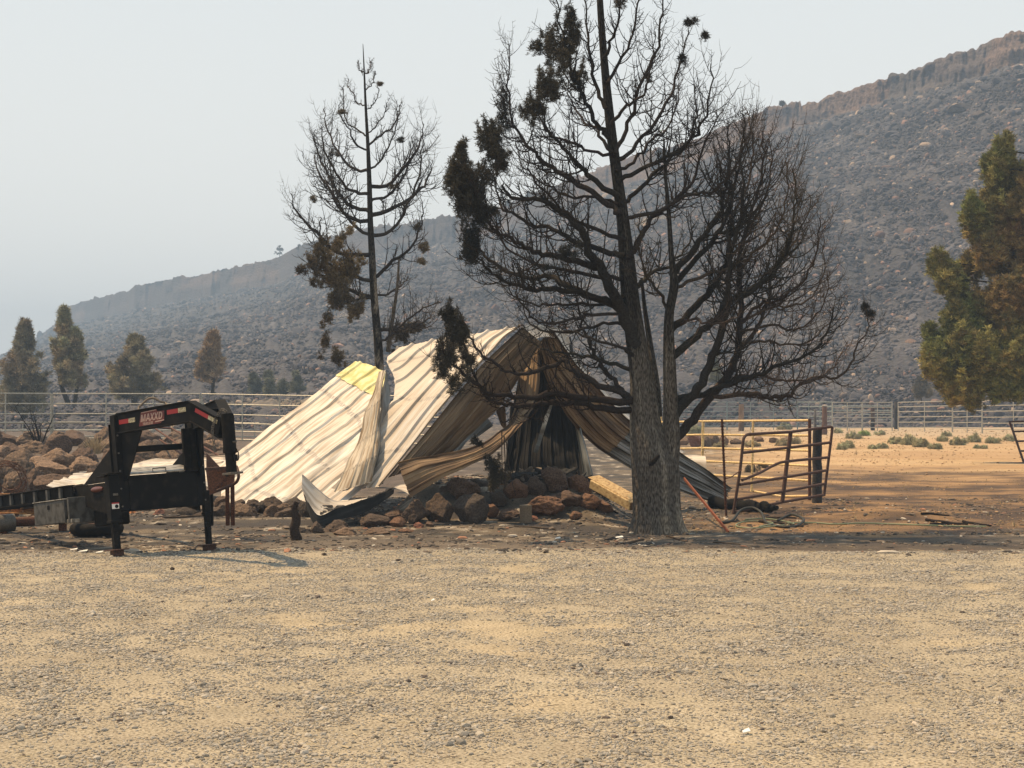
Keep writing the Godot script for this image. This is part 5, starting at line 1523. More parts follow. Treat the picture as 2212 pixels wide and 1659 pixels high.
func build_shrubs() -> void:
	rng.seed = 300
	for q in [[1845, 940, 34, 16], [1868, 935, 22, 14], [1905, 962, 26, 14], [1935, 950, 30, 18], [1965, 948, 42, 26], [1990, 955, 34, 22], [2020, 962, 30, 16], [2045, 938, 22, 10], [2070, 952, 36, 20], [2105, 946, 28, 20], [2145, 950, 32, 16], [2180, 946, 26, 14], [1900, 935, 22, 10], [1820, 962, 26, 18], [1835, 958, 22, 20], [2035, 948, 24, 12], [1885, 966, 18, 8], [2112, 966, 16, 6], [2126, 967, 12, 5], [1500, 925, 26, 26], [1520, 945, 22, 18], [1555, 960, 26, 14], [1625, 957, 34, 16], [1690, 955, 30, 16], [1716, 950, 26, 18], [1695, 920, 30, 16], [1625, 1012, 30, 18], [1648, 1006, 22, 12], [1812, 930, 24, 12]]:
		var foot_y: float = q[1] + q[3] * 0.5
		var d := 5950.0 / (foot_y - 872.0)
		var b := W(q[0], foot_y, d)
		b.y = ground_h(b.x, b.z)
		var green: bool = q[0] > 1790 or q[1] < 930
		var t := thing("sagebrush", ("%s %s sagebrush clump on the tan pasture before the far fence" % ["small" if q[2] < 24 else ("mid-sized" if q[2] < 31 else "large"), "bright green" if q[0] == 1868 else ("flat grey-green" if q[3] < 13 else "rounded grey-green")]) if green else "dry olive brush clump behind the cream pipe panel", "shrub", b, "sagebrush on the pasture" if green else "brush behind the cream pipe panel")
		var px := d / F
		var xf := []
		var cols := []
		var mb := MB.new()
		mb.col = Color(0.12, 0.09, 0.06)
		for k in 7:
			var o := rdir()
			tube(mb, [b, b + Vector3(o.x * q[2] * 0.35 * px, q[3] * px * 0.6, o.z * q[2] * 0.35 * px)], 0.012, 0.005, 4, false)
		obj("stem", mb, M.bark, t)
		var n := clampi(int(q[2] * q[3] * 0.05), 10, 46)
		for k in n:
			var rr := sqrt(rng.randf()) * 0.46
			var an := R(0, TAU)
			var c := Color(0.32, 0.34, 0.21).lerp(Color(0.44, 0.37, 0.22), rng.randf() * 0.8)
			if q[0] == 1868: c = Color(0.27, 0.35, 0.12)
			if not green: c = Color(0.38, 0.325, 0.20)
			if q[0] == 1625 and q[1] > 1000 or q[0] == 1648: c = Color(0.15, 0.12, 0.075)
			c = c * R(0.6, 1.3)
			spire(xf, cols, b + Vector3(cos(an) * rr * q[2] * px, 0.02, sin(an) * rr * q[2] * px), q[3] * px * R(0.35, 1.0) * (1.05 - rr), clampf(0.07 * d / 60.0, 0.045, 0.11), 9, func(_p: Vector3) -> Color: return c)
		multi("foliage", spray_a, xf, cols, M.leaf, t).set_meta("kind", "stuff")
	# bush on the slope behind the pasture fence and one by the big trunk
	for q in [[1990, 838, 40, 40, 114.0, Color(0.14, 0.125, 0.09)], [1545, 795, 26, 60, 122.0, Color(0.16, 0.14, 0.05)]]:
		var b := W(q[0], q[1] + q[3] * 0.55, q[4])
		var t := thing("hillside_bush", "thin grey-brown bush at the slope foot behind the fence" if q[0] > 1800 else "yellow-green bush at the slope foot seen through the burnt branches", "shrub", b)
		trunk_of(t, [b - Vector3(0, 0.4, 0), b + Vector3(0, 0.5, 0), b + Vector3(0.1, 1, 0)], 0.05)
		crown(t, q[0], q[1] - q[3] * 0.5, q[1] + q[3] * 0.5, q[2] * 0.6, q[4], 500, 0.2, q[5], q[5] * 0.8, 9, 0.9, 333 + int(q[0]))
	# dry grass tuft and bare burnt bush on the rock bank
	rng.seed = 305
	var tb := W(215, 985, 40.0)
	tb = W(205, 976, 40.0)
	var tf := thing("dry_grass_tuft", "pale straw grass tuft growing between the bank rocks", "grass", tb)
	var mb2 := MB.new()
	for k in 160:
		mb2.col = Color(0.42, 0.32, 0.19) * R(0.7, 1.2)
		twig(mb2, tb + Vector3(R(-0.12, 0.12), -0.05, R(-0.12, 0.12)), Vector3(R(-0.7, 0.7), 1, R(-0.5, 0.5)).normalized(), R(0.25, 0.5), 0.007, -0.5, 3, 0.1)
	obj("blades", mb2, M.leaf, tf)
	var bb := W(86, 958, 43.0)
	var bt := thing("burnt_bush", "bare black burnt bush standing on the bank before the fence", "shrub", bb)
	mb2 = MB.new()
	mb2.col = Color(0.03, 0.027, 0.025)
	for k in 9:
		var tp := twig(mb2, bb - Vector3(0, 0.15, 0), Vector3(R(-0.9, 0.5), 1, R(-0.5, 0.5)).normalized(), R(0.6, 1.3), 0.022, 0.3, 6, 0.2)
		for p in tp: twig(mb2, p, (rdir() + Vector3.UP * 0.6).normalized(), R(0.2, 0.45), 0.008, 0.5, 3, 0.2)
	obj("stems", mb2, M.char, bt)

# ---------- gooseneck trailer (local axes: x forward, y up, z towards the near side) ----------
func part(called: String, parent: Node, m: Material, fn: Callable) -> MeshInstance3D:
	var mb := MB.new()
	fn.call(mb)
	return obj(called, mb, m, parent)
func text_part(called: String, parent: Node, txt: String, size: float, m: Material, x: Transform3D, bold := true) -> void:
	var f := SystemFont.new()
	f.font_names = PackedStringArray(["Droid Sans"])
	f.font_weight = 800 if bold else 500
	var tm := TextMesh.new()
	tm.font = f; tm.text = txt; tm.font_size = 64; tm.pixel_size = size / 64.0; tm.depth = 0.003
	tm.horizontal_alignment = HORIZONTAL_ALIGNMENT_CENTER
	var o := MeshInstance3D.new()
	o.name = called
	o.mesh = tm
	o.material_override = m
	parent.add_child(o, true)
	o.transform = x
func build_trailer() -> void:
	var t := thing("gooseneck_trailer", "black gooseneck flatbed trailer parked on its jacks, red and white reflector tape", "trailer", Vector3(-3.97, 0, -18.55))
	t.rotation = Vector3.ZERO
	t.basis = Basis(Vector3.UP, -deg_to_rad(53.13)) * Basis(Vector3.BACK, deg_to_rad(5.6)) * Basis(Vector3.RIGHT, deg_to_rad(2.2))
	org[t] = Vector3.ZERO
	for s in [1, -1]:
		part("upright", t, M.black, func(mb): 
			beam(mb, Vector3(0, 0.50, s * 0.47), Vector3(0, 1.60, s * 0.47), 0.09, 0.16, Vector3.RIGHT)
			beam(mb, Vector3(0.085, 0.52, s * 0.47), Vector3(0.085, 1.585, s * 0.47), 0.13, 0.012, Vector3.RIGHT, 0.003)
			beam(mb, Vector3(-0.085, 0.52, s * 0.47), Vector3(-0.085, 1.50, s * 0.47), 0.13, 0.012, Vector3.RIGHT, 0.003))
		for k in 5: part("bolt", t, M.steel, func(mb): tube(mb, [Vector3(0.09, 0.56 + k * 0.2, s * 0.51), Vector3(0.101, 0.56 + k * 0.2, s * 0.51)], 0.011, 0.011, 6))
		var a := Vector3(0.09, 1.495, s * 0.46)
		var b := Vector3(1.32, 1.505, s * 0.17)
		var c := Vector3(1.74, 1.285, s * 0.045)
		var nb := part("neck_beam", t, M.black, func(mb):
			beam(mb, a, b + (b - a).normalized() * 0.02, 0.07, 0.21)
			beam(mb, b - (c - b).normalized() * 0.03, c, 0.07, 0.21)
			for q in [0.109, -0.109]:
				beam(mb, a + Vector3(0, q, 0), b + Vector3(0.01, q, 0), 0.12, 0.012, Vector3.UP, 0.003)
				beam(mb, b + Vector3(0, q * 1.0 + 0.002, 0), c + Vector3(0, q, 0), 0.12, 0.012, Vector3.UP, 0.003)
			beam(mb, Vector3(-0.09, 1.53, s * 0.47), Vector3(0.09, 1.6, s * 0.47), 0.09, 0.012, Vector3(-0.3, 1, 0), 0.003))
		part("gusset", t, M.black, func(mb): plate(mb, [Vector3(0.095, 1.38, s * 0.462), Vector3(0.46, 1.38, s * 0.375), Vector3(0.15, 0.84, s * 0.45), Vector3(0.095, 0.84, s * 0.462)], Vector3(0.23, 0, 1).normalized(), 0.014))
		part("rear_brace", t, M.black, func(mb): plate(mb, [Vector3(-0.09, 1.26, s * 0.49), Vector3(-0.09, 0.86, s * 0.49), Vector3(-1.02, 0.86, s * 0.49)], Vector3(0, 0, 1), 0.014))
		part("frame_side", t, M.black_dull, func(mb): plate(mb, [Vector3(-0.05, 0.855, s * 0.5), Vector3(-0.05, 0.44, s * 0.5), Vector3(-0.5, 0.52, s * 0.5), Vector3(-1.25, 0.66, s * 0.5), Vector3(-1.25, 0.855, s * 0.5)], Vector3(0, 0, 1), 0.02))
		part("side_rail", t, M.black_dull, func(mb):
			beam(mb, Vector3(-1.2, 0.80, s * 0.56), Vector3(-7.0, 0.80, s * 0.56), 0.02, 0.15)
			beam(mb, Vector3(-1.2, 0.876, s * 0.57), Vector3(-7.0, 0.876, s * 0.57), 0.09, 0.012, Vector3.UP, 0.003)
			beam(mb, Vector3(-1.2, 0.724, s * 0.57), Vector3(-7.0, 0.724, s * 0.57), 0.09, 0.012, Vector3.UP, 0.003))
		for k in 9:
			part("stake_pocket", t, M.grey_paint, func(mb): box_at(mb, Vector3(-1.5 - k * 0.42, 0.80, s * 0.592), Vector3(0.06, 0.13, 0.035), 0.004))
		if s == 1:
			# reflector tape and the maker's decal on the near face
			var bx := (b - a).normalized()
			var bz := bx.cross(Vector3.UP).normalized()
			var by := bz.cross(bx)
			var at := func(f: float, h: float, o: float) -> Vector3: return a.lerp(b, f) + by * h + bz * (0.036 + o)
			part("reflector_tape", nb, M.redtape, func(mb): beam(mb, at.call(0.02, 0.01, 0.001), at.call(0.155, 0.01, 0.001), 0.003, 0.05, by, 0.001))
			part("reflector_tape", nb, M.whitetape, func(mb): beam(mb, at.call(0.156, 0.01, 0.001), at.call(0.25, 0.01, 0.001), 0.003, 0.05, by, 0.001))
			part("reflector_tape", nb, M.redtape, func(mb): beam(mb, at.call(0.70, 0.028, 0.001), at.call(0.85, 0.028, 0.001), 0.003, 0.05, by, 0.001))
			part("reflector_tape", nb, M.whitetape, func(mb): beam(mb, at.call(0.851, 0.028, 0.001), at.call(0.955, 0.028, 0.001), 0.003, 0.05, by, 0.001))
			var cx := (c - b).normalized()
			var cz := cx.cross(Vector3.UP).normalized()
			var cy := cz.cross(cx)
			var at2 := func(f: float, h: float) -> Vector3: return b.lerp(c, f) + cy * h + cz * 0.037
			part("reflector_tape", nb, M.redtape, func(mb): beam(mb, at2.call(0.16, 0.045), at2.call(0.60, 0.045), 0.003, 0.045, cy, 0.001))
			part("reflector_tape", nb, M.whitetape, func(mb): beam(mb, at2.call(0.601, 0.045), at2.call(0.90, 0.045), 0.003, 0.045, cy, 0.001))
			var sh := Basis(bx, by + bx * 0.22, bz)
			var dc := part("maker_decal", nb, M.decal_red, func(mb):
				plate(mb, [at.call(0.30, -0.075, 0.001), at.call(0.60, -0.075, 0.001), at.call(0.655, -0.035, 0.001), at.call(0.665, 0.055, 0.001), at.call(0.57, 0.06, 0.001), at.call(0.56, 0.085, 0.001), at.call(0.34, 0.078, 0.001)], bz, 0.003))
			dc.set_meta("label", "red and white maker's decal reading MAXXD TRAILERS")
			text_part("lettering", dc, "MAXXD", 0.112, M.decal_white, Transform3D(sh, at.call(0.485, 0.008, 0.004)))
			text_part("lettering", dc, "TRAILERS", 0.042, M.decal_white, Transform3D(sh, at.call(0.43, -0.056, 0.004)))
			part("underline", dc, M.decal_white, func(mb): beam(mb, at.call(0.53, -0.052, 0.003), at.call(0.655, -0.046, 0.003), 0.003, 0.012, by, 0.001))
			part("underline", dc, M.decal_white, func(mb): beam(mb, at.call(0.345, 0.072, 0.003), at.call(0.555, 0.079, 0.003), 0.003, 0.008, by, 0.001))
			part("marker_light", t, M.lens, func(mb):
				var p := []
				for k in 9: p.append(Vector3(-0.74 + k * 0.04, 0.79, 0.513))
				tube(mb, p, 0, 0, 10, true, [0.014, 0.026, 0.031, 0.034, 0.035, 0.034, 0.031, 0.026, 0.014]))
	# coupler
	var cp := part("coupler", t, M.black_dull, func(mb):
		tube(mb, [Vector3(1.8, 1.04, 0), Vector3(1.8, 1.06, 0), Vector3(1.8, 1.40, 0), Vector3(1.8, 1.425, 0)], 0, 0, 20, true, [0.068, 0.07, 0.07, 0.064])
		tube(mb, [Vector3(1.8, 1.01, 0), Vector3(1.8, 1.05, 0)], 0.077, 0.077, 20))
	part("inner_tube", cp, M.black_dull, func(mb): tube(mb, [Vector3(1.8, 0.79, 0), Vector3(1.8, 1.03, 0)], 0.057, 0.057, 20))
	part("base_plate", cp, M.steel, func(mb): box_at(mb, Vector3(1.82, 0.79, 0), Vector3(0.2, 0.022, 0.15), 0.004))
	part("handle", cp, M.black_dull, func(mb):
		tube(mb, [Vector3(1.86, 0.92, -0.02), Vector3(1.93, 0.925, -0.02), Vector3(1.945, 0.94, -0.02), Vector3(1.945, 1.0, -0.02), Vector3(1.935, 1.015, -0.02), Vector3(1.87, 1.02, -0.02)], 0.007, 0.007, 6)
		box_at(mb, Vector3(1.87, 0.95, -0.02), Vector3(0.045, 0.07, 0.04), 0.004))
	part("set_pin", cp, M.steel, func(mb): tube(mb, [Vector3(1.82, 1.12, 0), Vector3(1.92, 1.12, -0.02)], 0.011, 0.011, 8))
	part("safety_chain", t, M.steel, func(mb):
		var p := catmull([Vector3(1.83, 1.44, 0.02), Vector3(1.78, 1.47, 0.05), Vector3(1.72, 1.38, 0.1), Vector3(1.69, 1.27, 0.13), Vector3(1.70, 1.15, 0.13), Vector3(1.70, 1.03, 0.13)], 5)
		for k in p.size() - 1:
			var dv: Vector3 = (p[k + 1] - p[k])
			var sd := dv.normalized().cross(Vector3.RIGHT if k % 2 else Vector3.BACK).normalized() * 0.012
			tube(mb, [p[k] + sd, p[k] + dv * 1.25 + sd], 0.005, 0.005, 5)
			tube(mb, [p[k] - sd, p[k] + dv * 1.25 - sd], 0.005, 0.005, 5)
			tube(mb, [p[k] - sd, p[k] + sd], 0.005, 0.005, 5))
	part("cross_bar", t, M.black, func(mb): box_at(mb, Vector3(-0.02, 1.20, 0), Vector3(0.06, 0.07, 0.85), 0.006))
	part("cross_bar", t, M.black, func(mb): box_at(mb, Vector3(1.34, 1.47, 0), Vector3(0.05, 0.1, 0.27), 0.006))
	part("hydraulic_column", t, M.black_dull, func(mb):
		tube(mb, [Vector3(0.12, 0.9, -0.40), Vector3(0.12, 1.40, -0.40)], 0.05, 0.05, 12)
		box_at(mb, Vector3(0.11, 1.15, -0.31), Vector3(0.05, 0.5, 0.08), 0.006))
	part("cable", t, M.black_dull, func(mb): tube(mb, catmull([Vector3(0.2, 1.40, -0.44), Vector3(0.24, 1.2, -0.46), Vector3(0.24, 0.98, -0.44), Vector3(0.2, 0.90, -0.36), Vector3(0.16, 0.92, -0.28)], 6), 0.008, 0.008, 6))
	var tb := part("front_toolbox", t, M.black, func(mb):
		box_at(mb, Vector3(-0.10, 0.70, 0), Vector3(0.40, 0.40, 0.84), 0.008)
		beam(mb, Vector3(0.105, 0.505, -0.46), Vector3(0.105, 0.505, 0.46), 0.05, 0.014, Vector3.UP, 0.003))
	part("lid", tb, M.lid, func(mb):
		bbox(mb, Transform3D(Basis(Vector3.BACK, deg_to_rad(-11.0)), Vector3(-0.10, 0.955, 0)), Vector3(0.44, 0.014, 0.845), 0.005)
		for z in [-0.4, 0.4]: plate(mb, [Vector3(0.11, 0.905, z), Vector3(-0.3, 0.99, z), Vector3(-0.3, 0.905, z)], Vector3.BACK, 0.01))
	part("latch", tb, M.black_dull, func(mb): box_at(mb, Vector3(0.108, 0.875, 0.02), Vector3(0.016, 0.03, 0.07), 0.004))
	part("handle", tb, M.black_dull, func(mb): tube(mb, [Vector3(0.06, 0.92, 0.10), Vector3(0.06, 0.965, 0.10), Vector3(0.06, 0.965, -0.06), Vector3(0.06, 0.92, -0.06)], 0.006, 0.006, 6))
	var sb := part("side_toolbox", t, M.grey_paint, func(mb): box_at(mb, Vector3(-1.56, 0.575, 0.55), Vector3(0.98, 0.27, 0.36), 0.008))
	part("lid", sb, M.lid, func(mb): box_at(mb, Vector3(-1.56, 0.717, 0.55), Vector3(1.0, 0.012, 0.38), 0.004))
	part("latch", sb, M.black_dull, func(mb): box_at(mb, Vector3(-1.56, 0.64, 0.733), Vector3(0.06, 0.05, 0.01), 0.003))
	part("frame_plate", t, M.grey_paint, func(mb): box_at(mb, Vector3(-0.98, 0.58, 0.55), Vector3(0.05, 0.30, 0.34), 0.006))
	part("step_block", t, M.lid, func(mb): box_at(mb, Vector3(-1.03, 0.455, 0.66), Vector3(0.22, 0.05, 0.10), 0.006))
	part("battery_tray", t, M.black_dull, func(mb): box_at(mb, Vector3(-0.72, 0.46, 0.3), Vector3(0.36, 0.2, 0.3), 0.02))
	for k in 6: part("cross_member", t, M.black_dull, func(mb): box_at(mb, Vector3(-1.9 - k * 0.8, 0.77, 0), Vector3(0.06, 0.08, 1.0), 0.005))
	# jacks
	for q in [[0.06, 0.60, 0.0], [0.06, -0.53, 0.0]]:
		var s: float = q[1]
		var near := s > 0
		var g := s * sin(deg_to_rad(2.2)) * -1.0      # ground under the tilted frame
		g = -g * -1.0 - 0.006
		g = s * 0.0384 * 1.0 - 0.006
		var jk := part("jack", t, M.black if near else M.black_dull, func(mb):
			box_at(mb, Vector3(q[0], 0.66 if near else 0.52, s), Vector3(0.125, 0.52 if near else 0.34, 0.125) if near else Vector3(0.08, 0.3, 0.08), 0.01)
			box_at(mb, Vector3(q[0], 0.40, s), Vector3(0.14, 0.03, 0.14) if near else Vector3(0.095, 0.03, 0.095), 0.006))
		part("inner_leg", jk, M.black_dull, func(mb):
			box_at(mb, Vector3(q[0], g + 0.26, s), Vector3(0.075, 0.40, 0.075) if near else Vector3(0.062, 0.40, 0.062), 0.006)
			box_at(mb, Vector3(q[0] + 0.045, g + 0.30, s + 0.03), Vector3(0.03, 0.05, 0.05), 0.006))
		for k in 3: part("pin_hole_shade", jk, M.soot_shade, func(mb): tube(mb, [Vector3(q[0] + 0.042, g + 0.12 + k * 0.07, s), Vector3(q[0] + 0.0435, g + 0.12 + k * 0.07, s)], 0.009, 0.009, 8))  # flat dark discs painted for the shade inside the holes
		part("foot_plate", jk, M.rust_dark, func(mb):
			box_at(mb, Vector3(q[0], g + 0.066, s), Vector3(0.24, 0.014, 0.2), 0.004)
			box_at(mb, Vector3(q[0], g + 0.028, s), Vector3(0.12, 0.066, 0.12), 0.006))
		if near:
			part("gear_head", jk, M.black_dull, func(mb):
				box_at(mb, Vector3(q[0], 0.935, s), Vector3(0.20, 0.022, 0.18), 0.005)
				box_at(mb, Vector3(q[0] - 0.08, 0.915, s + 0.06), Vector3(0.2, 0.016, 0.08), 0.004))
			part("warning_label", jk, M.warn_white, func(mb): box_at(mb, Vector3(q[0] + 0.0635, 0.575, s + 0.005), Vector3(0.003, 0.07, 0.085), 0.001))
			part("warning_label", jk, M.redtape, func(mb): box_at(mb, Vector3(q[0] + 0.0638, 0.602, s + 0.005), Vector3(0.003, 0.016, 0.086), 0.001))
			part("warning_label", jk, M.black, func(mb): tube(mb, [Vector3(q[0] + 0.0645, 0.567, s - 0.008), Vector3(q[0] + 0.066, 0.567, s - 0.008)], 0.022, 0.022, 12))
			part("data_plate", jk, M.steel, func(mb): box_at(mb, Vector3(q[0] + 0.0635, 0.70, s - 0.005), Vector3(0.003, 0.025, 0.06), 0.001))

# ---------- pipework ----------
func pipe(called: String, parent: Node, m: Material, px: Array, r: float, smooth := 0, sides := 8) -> void:
	var p := []
	for q in px: p.append(W(q[0], q[1], q[2]))
	if smooth > 0: p = catmull(p, smooth)
	var mb := MB.new()
	tube(mb, p, r, r, sides)
	obj(called, mb, m, parent)
# a welded corral panel between two top corners; heights in metres above its feet
func panel(a: Vector3, b: Vector3, h: float, rails: Array, ups: Array, m: Material, r: float, label: String, group: String) -> void:
	var t := thing("corral_panel", label, "fence panel", (a + b) * 0.5, group)
	for y in rails:
		var mb := MB.new()
		tube(mb, [a + Vector3(0, y, 0), b + Vector3(0, y, 0)], r, r, 6)
		obj("rail", mb, m, t)
	for u in ups:
		var mb := MB.new()
		var p := a.lerp(b, u)
		tube(mb, [p - Vector3(0, 0.05, 0), p + Vector3(0, h, 0)], r * (1.0 if u > 0 and u < 1 else 1.25), r, 6)
		obj("post", mb, m, t)
func build_fences() -> void:
	rng.seed = 600
	var rails6 := [0.10, 0.36, 0.62, 0.90, 1.23, 1.56]
	# beyond the rock bank
	var jx := [[-210, 952, 50.0, 0.56], [114, 957, 53.0, 0.47], [436, 957, 53.5, 0.45], [690, 962, 51.0, 0.46], [960, 968, 49.0, 0.4]]
	for k in 4:
		var a := W(jx[k][0], 872, jx[k][2])
		var b := W(jx[k + 1][0], 872, jx[k + 1][2])
		a.y = 1.7 + 0.33 - 1.56
		b.y = 1.7 + (0.33 if k == 0 else (0.32 if k == 1 else 0.24)) - 1.56
		if k > 0: a.y = 1.7 + [0.33, 0.33, 0.32, 0.24][k] - 1.56
		panel(a, b - (b - a).normalized() * 0.06, 1.56, rails6, [0.0, 0.36, 0.68, 1.0], M.galv, 0.024, "pale galvanised six-rail pipe panel on top of the rock bank", "pipe panels on the rock bank")
	# a lower second line close behind it
	var lo := [[-150, 55.5], [240, 58.0], [560, 57.0]]
	for k in 2:
		var a := W(lo[k][0], 872, lo[k][1])
		var b := W(lo[k + 1][0], 872, lo[k + 1][1])
		a.y = 0.42; b.y = 0.42
		panel(a, b, 0.62, [0.12, 0.36, 0.6], [0.03, 0.5, 0.97], M.galv, 0.022, "low three-rail pale pipe panel close behind the bank fence", "low pipe panels behind the bank fence")
	# far corral: [x0, depth0, x1, depth1, top y0, top y1]
	for q in [[1380, 104.0, 1570, 105.0], [1571, 105.0, 1722, 106.0], [1723, 106.0, 1797, 104.0]]:
		var a := W(q[0], 872, q[1])
		var b := W(q[2], 872, q[3])
		a.y = 0.0; b.y = 0.0
		panel(a, b, 1.82, [0.25, 0.57, 0.88, 1.2, 1.5, 1.8], [0.0, 0.33, 0.66, 1.0], M.galv_blue, 0.026, "blue-grey pipe panel of the far corral seen under the burnt tree", "far corral panels under the burnt tree")
	for q in [[1798, 100.0, 1862, 101.0], [1863, 101.0, 1927, 102.0]]:
		var a := W(q[0], 872, q[1])
		var b := W(q[2], 872, q[3])
		a.y = 0.0; b.y = 0.0
		panel(a, b, 1.8, [0.2, 0.52, 0.84, 1.16, 1.48, 1.78], [0.0, 0.5, 1.0], M.galv, 0.03, "bright galvanised pipe panel of the far corral beside the dark gate post", "bright far corral panels by the gate post")
	for q in [[1460, 128.0, 1640, 132.0], [1641, 132.0, 1800, 122.0], [1801, 122.0, 1925, 118.0]]:
		var a := W(q[0], 872, q[1])
		var b := W(q[2], 872, q[3])
		a.y = -0.1; b.y = -0.1
		panel(a, b, 1.65, [0.3, 0.65, 1.0, 1.3, 1.63], [0.0, 0.33, 0.66, 1.0], M.galv_blue, 0.026, "grey pipe panel at the back of the far corral", "back panels of the far corral")
	for q in [[1940, 101.0, 2057, 96.0, 1.8, 1.86], [2058, 96.0, 2121, 93.0, 1.86, 1.9], [2122, 93.0, 2260, 88.0, 1.9, 2.05]]:
		var a := W(q[0], 872, q[1])
		var b := W(q[2], 872, q[3])
		a.y = 0.0; b.y = 0.08
		panel(a, b, q[4], [q[4] * 0.12, q[4] * 0.3, q[4] * 0.48, q[4] * 0.66, q[4] * 0.83, q[4] - 0.02], [0.0, 0.5, 1.0], M.galv, 0.028, "pale six-rail pipe fence running along the pasture to the green tree", "pasture fence by the green tree")
	# wooden posts
	var wp := func(sx: float, top: float, foot_y: float, r: float, low: Color, high: Color, label: String, h0 := 0.0) -> void:
		var b := G(sx, foot_y, h0)
		var tp := W(sx, top, -b.z)
		var mb := MB.new()
		var p := []
		for k in 13: p.append((b - Vector3(0, 0.1, 0)).lerp(tp, k / 12.0) + Vector3(nz.get_noise_1d(k * 90.0 + sx), 0, 0) * r * 0.2)
		tube(mb, p, r * 1.06, r * 0.94, 14)
		for k in mb.v.size():
			var v := mb.v[k]
			var n := nz2.get_noise_3d(v.x * 160, v.y * 60, v.z * 160)
			mb.c[k] = low.lerp(high, ss(-0.35, 0.35, (v.y - b.y) / (tp.y - b.y) - 0.62 + n)) * (1.0 + 0.5 * n)
		var o := obj("wooden_post", mb, M.post)
		tag(o, label, "post")
	var blackc := Color(0.028, 0.026, 0.026)
	wp.call(1765, 926, 1087, 0.082, Color(0.048, 0.046, 0.047), blackc, "charred black wooden post holding the rusty bent gate")
	wp.call(1601, 873, 931, 0.17, Color(0.12, 0.075, 0.05), Color(0.30, 0.20, 0.13), "stout tan-topped wooden post in the far corral")
	wp.call(1781, 878, 939, 0.14, Color(0.13, 0.075, 0.055), Color(0.16, 0.09, 0.065), "reddish brown wooden post left of the bright corral panel")
	wp.call(1761, 884, 936, 0.07, Color(0.10, 0.09, 0.085), Color(0.17, 0.16, 0.15), "thin grey post next to the reddish brown one")
	wp.call(1885, 881, 930, 0.13, blackc, Color(0.10, 0.06, 0.045), "dark scorched post behind the bright corral panel")
	wp.call(1936, 868, 927, 0.14, blackc, Color(0.07, 0.06, 0.055), "thick dark gate post where the pasture fence begins")
	# cream panel behind the gate
	var t := thing("corral_panel", "cream painted pipe panel with bent bottom rail standing behind the rusty gate", "fence panel", G(1749, 1080))
	for q in [[[1519, 910, 32.0], [1749, 908, 28.6]], [[1519, 939, 32.0], [1749, 941, 28.6]], [[1518, 968, 32.0], [1749, 973.5, 28.6]], [[1517, 996, 32.0], [1749, 1006, 28.6]], [[1517, 1025, 32.0], [1749, 1038, 28.6]]]: pipe("rail", t, M.cream_pipe, q, 0.021)
	pipe("rail", t, M.cream_pipe, [[1622, 1060, 30.4], [1650, 1065, 30.0], [1673, 1069.5, 29.7], [1695, 1072, 29.3], [1749, 1071, 28.6]], 0.019, 3)
	pipe("post", t, M.cream_pipe, [[1519, 909, 32.0], [1516, 1056, 32.0]], 0.028)
	pipe("post", t, M.cream_pipe, [[1627, 909, 30.3], [1624, 1062, 30.3]], 0.022)
	pipe("post", t, M.rust, [[1749, 905, 28.58], [1749, 1080, 28.6]], 0.03)
	pipe("post", t, M.cream_pipe, [[1428, 894, 33.4], [1426, 1045, 33.4]], 0.026)
	for y in [[910, 912], [939, 941], [968, 970]]: pipe("rail", t, M.cream_pipe, [[1428, y[1], 33.4], [1518, y[0], 32.0]], 0.02)
	# rusty gate
	t = thing("pipe_gate", "bent rusty brown pipe gate hanging askew from the charred post", "gate", G(1690, 1100))
	pipe("stile", t, M.rust_dark, [[1584, 1110, 25.1], [1598, 1020, 25.12], [1604, 965, 25.15], [1607, 946, 25.17], [1614, 939, 25.25], [1624, 938, 25.35]], 0.024, 4)
	pipe("stile", t, M.rust_dark, [[1798, 924, 27.15], [1794, 960, 27.12], [1780, 1071, 27.1]], 0.024)
	pipe("stile", t, M.rust_dark, [[1708, 934, 26.2], [1690, 1083, 26.1]], 0.034)
	pipe("rail", t, M.rust_dark, [[1620, 938, 25.3], [1708, 933, 26.2], [1794, 922, 27.1], [1798, 924, 27.15]], 0.024)
	pipe("rail", t, M.rust_dark, [[1604, 978, 25.15], [1705, 967, 26.2], [1793, 956, 27.1]], 0.023)
	pipe("rail", t, M.rust_dark, [[1603, 1037, 24.95], [1640, 1022, 25.4], [1672, 1005, 25.8], [1698, 997, 26.1], [1790, 988, 27.1]], 0.023, 3)
	pipe("rail", t, M.rust_dark, [[1598, 1047, 25.12], [1696, 1031, 26.1], [1786, 1016, 27.1]], 0.023)
	pipe("rail", t, M.rust_dark, [[1591, 1079, 25.1], [1690, 1062, 26.1], [1782, 1045, 27.1]], 0.023)
	pipe("rail", t, M.rust_dark, [[1586, 1107, 25.1], [1688, 1085, 26.1], [1780, 1069, 27.1]], 0.024)
	pipe("latch_chain", t, M.rust, [[1602, 1015, 25.1], [1590, 1023, 24.9], [1580, 1030, 24.7], [1568, 1034, 24.55]], 0.009, 3, 5)
	# steel T-post, leaning bar
	t = thing("steel_post", "thin rusty steel fence post standing beside the bent gate", "post", G(1568, 1115))
	pipe("shaft", t, M.rust, [[1559.5, 905, 24.5], [1569, 1118, 24.5]], 0.019, 0, 6)
	var mb := MB.new()
	for k in 26:
		var p := W(lerpf(1559.5, 1569, (k + 1) / 28.0), lerpf(905, 1115, (k + 1) / 28.0), 24.48)
		box_at(mb, p, Vector3(0.05, 0.012, 0.02), 0.003)
	obj("studs", mb, M.rust, t)
	t = thing("rusty_bar", "orange rusty flat bar leaning on the fallen sheet beside the trunk", "bar", G(1574, 1151))
	mb = MB.new()
	beam(mb, W(1478, 1034, 24.2), W(1574, 1150, 21.4), 0.045, 0.02, Vector3(1, 0, 0.3), 0.003)
